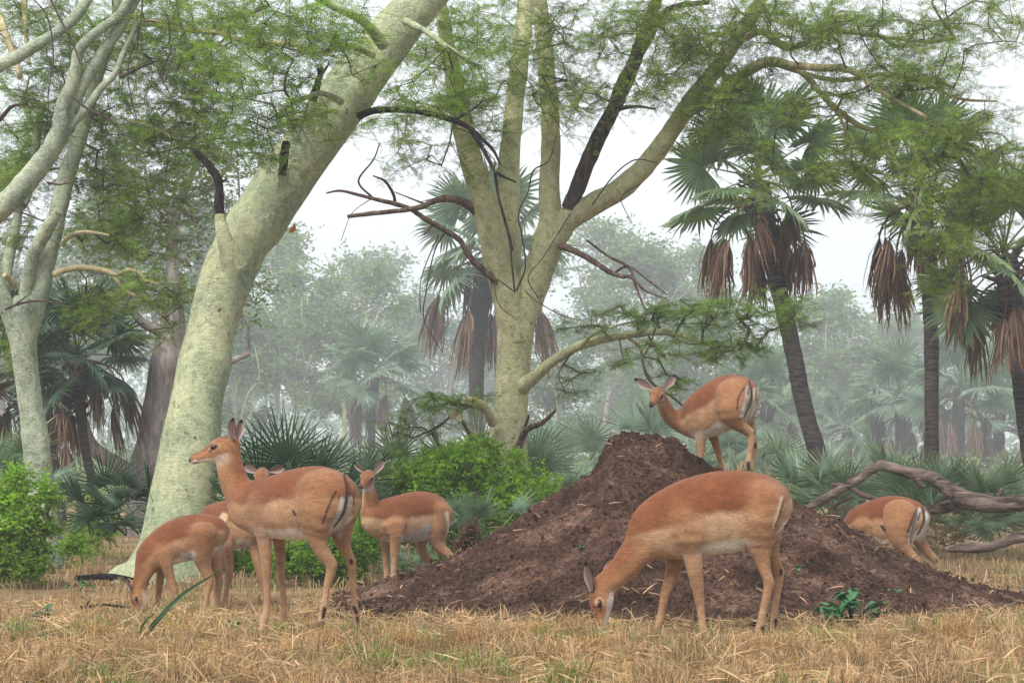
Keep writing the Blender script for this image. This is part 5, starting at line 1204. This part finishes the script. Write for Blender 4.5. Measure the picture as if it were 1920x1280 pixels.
# ------------------------------------------------------------------ herbs, the long blade, tussocks
def herb(rng, label, px, py, d, n, L, spread, hgt, tint=(1, 1, 1), name='herb', mat='leaf_herb'):
    c = P(px, py, d); c[2] = float(mound_z(c[0], c[1])) if name != 'free' else c[2]; root = empty(name, c, label, 'plant')
    mt = MB(); k = max(4, n // 4)
    for s in range(k):
        az = rng.uniform(0, 6.28); rr = spread * np.sqrt(rng.random()); e = c + np.array([np.cos(az) * rr, np.sin(az) * rr * .6, hgt * rng.uniform(.5, 1) * (1.2 - rr / spread * .6)])
        q = catmull(np.array([c, c + (e - c) * .5 + np.array([0, 0, hgt * .15]), e]), 4); tube(mt, q, np.full(len(q), .0035), 5, cap=False)
        for l_ in range(4):
            dr = unit(np.array([rng.normal(), rng.normal() - .3, rng.uniform(-.4, .5)])); side = unit(np.cross(dr, np.array([0, 0, 1.0]))); nrm = np.cross(side, dr)
            b = q[-1] if l_ < 2 else q[-3]; Ln = L * rng.uniform(.6, 1.15); u = np.linspace(0, 1, 7); w_ = Ln * .40 * np.interp(u, [0, .12, .3, .55, .8, 1], [.25, .9, 1, .82, .45, .02])
            rows = b + dr * (u * Ln)[:, None] + np.array([0, 0, -1]) * (u ** 2 * Ln * .3)[:, None]
            V = np.stack([rows - side * w_[:, None] + nrm * w_[:, None] * .25, rows, rows + side * w_[:, None] + nrm * w_[:, None] * .25], 1).reshape(-1, 3)
            i = np.arange(6)[:, None] * 3; j = np.arange(2)[None]
            mb = MB(); mb.add(V, np.stack([i + j, i + j + 1, i + j + 4, i + j + 3], -1).reshape(-1, 4), np.array(tint) * rng.uniform(.6, 1.3)); mb.obj('leaf', M[mat], root)
    mt.obj('stems', M['leaf_herb'], root); return root
rng = np.random.default_rng(61)
herb(rng, 'dark green broad-leaved herb at the front foot of the mound, right of the grazing doe', 1598, 1172, 9.6, 84, .078, .20, .20, (1.3, 1.35, 1.2))
herb(rng, 'small dark leafy weed in the grass at the lower left', 78, 1155, 9.9, 16, .07, .09, .12)
herb(rng, 'small green weed between the front hooves of the large doe', 432, 1178, 9.3, 12, .05, .08, .06, (.9, 1, 1.2))
herb(rng, 'low green weed just left of the large doe\'s front hooves', 470, 1172, 9.6, 8, .045, .06, .05, (.9, 1, 1.2))
herb(rng, 'tiny pale sprout on the mound right of the grazing doe', 1496, 1065, 10.9, 8, .035, .03, .07, (3, 2, 2))
herb(rng, 'tiny green sprout on the right slope of the mound', 1675, 1095, 10.9, 6, .03, .04, .02, (2.2, 1.8, 2))
herb(rng, 'tiny green sprout on the mound behind the grazing doe\'s neck', 1095, 1030, 11.2, 5, .03, .04, .02, (1.6, 1.5, 1.2))
herb(rng, 'small green plant by the slender trunk base', 150, 1035, 14.0, 20, .05, .12, .10, (1.6, 1.6, 1))
# the long palm leaf blade that stands up in the foreground
root = empty('palm_blade', P(268, 1205, 8.7), 'single long blue-green leaf blade arching up from the grass at the lower left', 'leaf')
for pts, w0, tn in (([(266,1208),(282,1178),(310,1145),(345,1112),(385,1086),(424,1063)], .014, (2.2, 1.45, 2.0)), ([(262,1208),(262,1185),(272,1165),(288,1150)], .011, (2.6, 1.7, .9)), ([(268,1206),(276,1190),(290,1172),(318,1140)], .008, (1.8, 1.35, 1.5))):
    q = catmull(np.array([P(a, b, 8.7 - .02 * k) for k, (a, b) in enumerate(pts)]), 5); u = np.linspace(0, 1, len(q)); t = unit(np.gradient(q, axis=0)); s = unit(np.cross(t, np.array([.25, 1, .1]))); w_ = w0 * np.interp(u, [0, .2, .6, 1], [.7, 1, .7, .03])
    V = np.stack([q - s * w_[:, None] , q + np.array([0, .012, -.004]), q + s * w_[:, None]], 1).reshape(-1, 3); i = np.arange(len(q) - 1)[:, None] * 3; j = np.arange(2)[None]
    mb = MB(); mb.add(V, np.stack([i + j, i + j + 1, i + j + 4, i + j + 3], -1).reshape(-1, 4), np.array(tn)); mb.obj('blade', M['leaf_herb'], root)

# ------------------------------------------------------------------ grass
def blades(mb, C, H, Wd, lean, col, rng):
    n = len(C); az = rng.uniform(0, 2 * np.pi, n); hd = np.stack([np.cos(az), np.sin(az), np.zeros(n)], -1)
    sz = rng.uniform(0, 2 * np.pi, n); s = np.stack([np.cos(sz), np.sin(sz) * .5, np.zeros(n)], -1)
    m = C + np.array([0, 0, 1]) * (H * .6)[:, None] + hd * (H * lean * .35)[:, None]
    t = C + np.array([0, 0, 1]) * (H * np.clip(1 - lean * .35, .35, 1))[:, None] + hd * (H * lean)[:, None]
    V = np.stack([C - s * Wd[:, None] * .5, C + s * Wd[:, None] * .5, m + s * Wd[:, None] * .4, m - s * Wd[:, None] * .4, t], 1)
    b = (np.arange(n) * 5)[:, None]
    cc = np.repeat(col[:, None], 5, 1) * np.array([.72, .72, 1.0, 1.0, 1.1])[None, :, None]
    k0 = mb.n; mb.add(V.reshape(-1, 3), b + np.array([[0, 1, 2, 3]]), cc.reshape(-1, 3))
    mb.F.append(k0 + b + np.array([[3, 2, 4]])); mb.M.append(np.zeros(n, np.int32))
def grass(rng):
    mb = MB()
    def put(n, y0, y1, hmin, hmax, wd, power=1.0):
        y = y0 + (y1 - y0) * rng.random(n) ** power; x = rng.uniform(-1, 1, n) * (y * .36 + 1.1)
        # tufts
        tuft = fbm(np.stack([x * 4.4, y * 4.4, x * 0 + 2], -1), 2); big = fbm(np.stack([x * .6, y * .6, x * 0 + 8], -1), 2)
        zm = hmound(x, y); zg = zground(x, y); on = zm > zg - .01
        bare = (big < -.04) & (y > 8.9) & (y < 14)
        edge = (zm > zg + .03)
        ok = ~edge & (rng.random(n) < np.clip(.5 + tuft * 2.2, .08, 1)) & ~(bare & (rng.random(n) < .82))
        x, y, tuft, big, zg = [q[ok] for q in (x, y, tuft, big, zg)]; n = len(x)
        hh = rng.uniform(hmin, hmax, n) * np.clip(.8 + tuft * 1.8, .3, 1.9)
        gr = (fbm(np.stack([x * 1.1, y * 1.1, x * 0 + 31], -1), 2) + rng.normal(size=n) * .14) > .27
        base = np.array([[1.0, 1.0, 1.0]]) * rng.uniform(.35, 1.35, (n, 1)); red = rng.random((n, 1))
        base = base * (1 + np.array([[.12, -.08, -.25]]) * (red - .4) * 1.6)
        base[gr] *= np.array([[.40, .85, .42]])
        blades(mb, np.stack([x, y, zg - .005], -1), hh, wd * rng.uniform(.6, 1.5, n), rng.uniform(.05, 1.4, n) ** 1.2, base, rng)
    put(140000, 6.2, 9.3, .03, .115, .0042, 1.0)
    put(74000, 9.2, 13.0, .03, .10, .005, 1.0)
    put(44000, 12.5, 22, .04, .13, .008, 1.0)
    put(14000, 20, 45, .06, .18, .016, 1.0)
    return tag(mb.obj('dry_grass', M['grass'], None, smooth=False), 'dry straw-coloured grass covering the clearing around the mound', 'grass', kind='stuff')
grass(rng)
# fallen straw and broken blades lying flat in front
n = 17000; y = rng.uniform(6.3, 12.5, n); x = rng.uniform(-1, 1, n) * (y * .36 + .8); zg = zground(x, y); ok = hmound(x, y) < zg + .03; x, y, zg = x[ok], y[ok], zg[ok]; n = len(x)
D_ = rng.normal(size=(n, 3)); D_[:, 2] = np.abs(D_[:, 2]) * .3
mb = MB(); strips(mb, np.stack([x, y, zg + rng.uniform(.004, .05, n)], -1), D_, rng.uniform(.05, .16, n), rng.uniform(.003, .006, n), np.repeat(rng.uniform(.5, 1.5, (n, 1)), 3, 1), .03, rng)
tag(mb.obj('fallen_straw', M['grass'], None, smooth=False), 'broken straw lying flat among the dry grass in the foreground', 'straw', kind='stuff')
# taller tussocks in front
for k, (px, d, hh) in enumerate([(1790, 8.4, .20), (760, 8.0, .17), (870, 8.2, .15), (1120, 7.9, .13), (1010, 8.6, .14), (180, 8.6, .14), (620, 8.3, .12), (1440, 7.8, .13)]):
    n = 260; x0 = (px - 960) / FPX * d; c = np.array([x0, d, 0]); q = rng.normal(size=(n, 2)).clip(-1.7, 1.7) * .05 
    C = np.stack([x0 + q[:, 0], d + q[:, 1], np.zeros(n)], -1); C[:, 2] = zground(C[:, 0], C[:, 1]) - .005
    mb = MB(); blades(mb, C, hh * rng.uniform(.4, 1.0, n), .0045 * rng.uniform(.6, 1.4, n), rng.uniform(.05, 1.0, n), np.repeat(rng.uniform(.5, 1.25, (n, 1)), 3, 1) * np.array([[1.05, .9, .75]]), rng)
    o = mb.obj('grass_tussock', M['grass'], None, smooth=False)
    tag(o, ['reddish dry tussock standing at the lower right below the mound', 'dry tussock in the foreground below the small doe', 'dry tussock left of centre in front of the mound edge', 'low dry tussock below the grazing doe\'s muzzle', 'dry tussock just left of the grazing doe\'s muzzle', 'dry tussock at the lower left near the long blade',
            'dry tussock in front of the large doe\'s hind hooves', 'dry tussock in front of the grazing doe\'s hind hooves'][k], 'grass tussock', 'dry grass tussocks in the foreground')
    o.data.transform(Matrix.Translation((-x0, -d, 0))); o.location = (x0, d, 0)

# ------------------------------------------------------------------ haze
me = bpy.data.meshes.new('haze'); X0, X1, Y0, Y1, Z0, Z1 = -490, 490, -35, 490, -1.4, 48
me.from_pydata([(x, y, z) for x in (X0, X1) for y in (Y0, Y1) for z in (Z0, Z1)], [], [(0,1,3,2),(4,6,7,5),(0,4,5,1),(2,3,7,6),(0,2,6,4),(1,5,7,3)])
hz = NG('haze'); v = hz.t.nodes.new('ShaderNodeVolumePrincipled'); v.inputs['Color'].default_value = (.79, .87, .94, 1); v.inputs['Density'].default_value = HAZE; v.inputs['Anisotropy'].default_value = 0.1
hz.l(v.outputs['Volume'], hz.out.inputs['Volume']); me.materials.append(hz.m)
o = bpy.data.objects.new('haze', me); COL.objects.link(o); tag(o, kind='stuff')
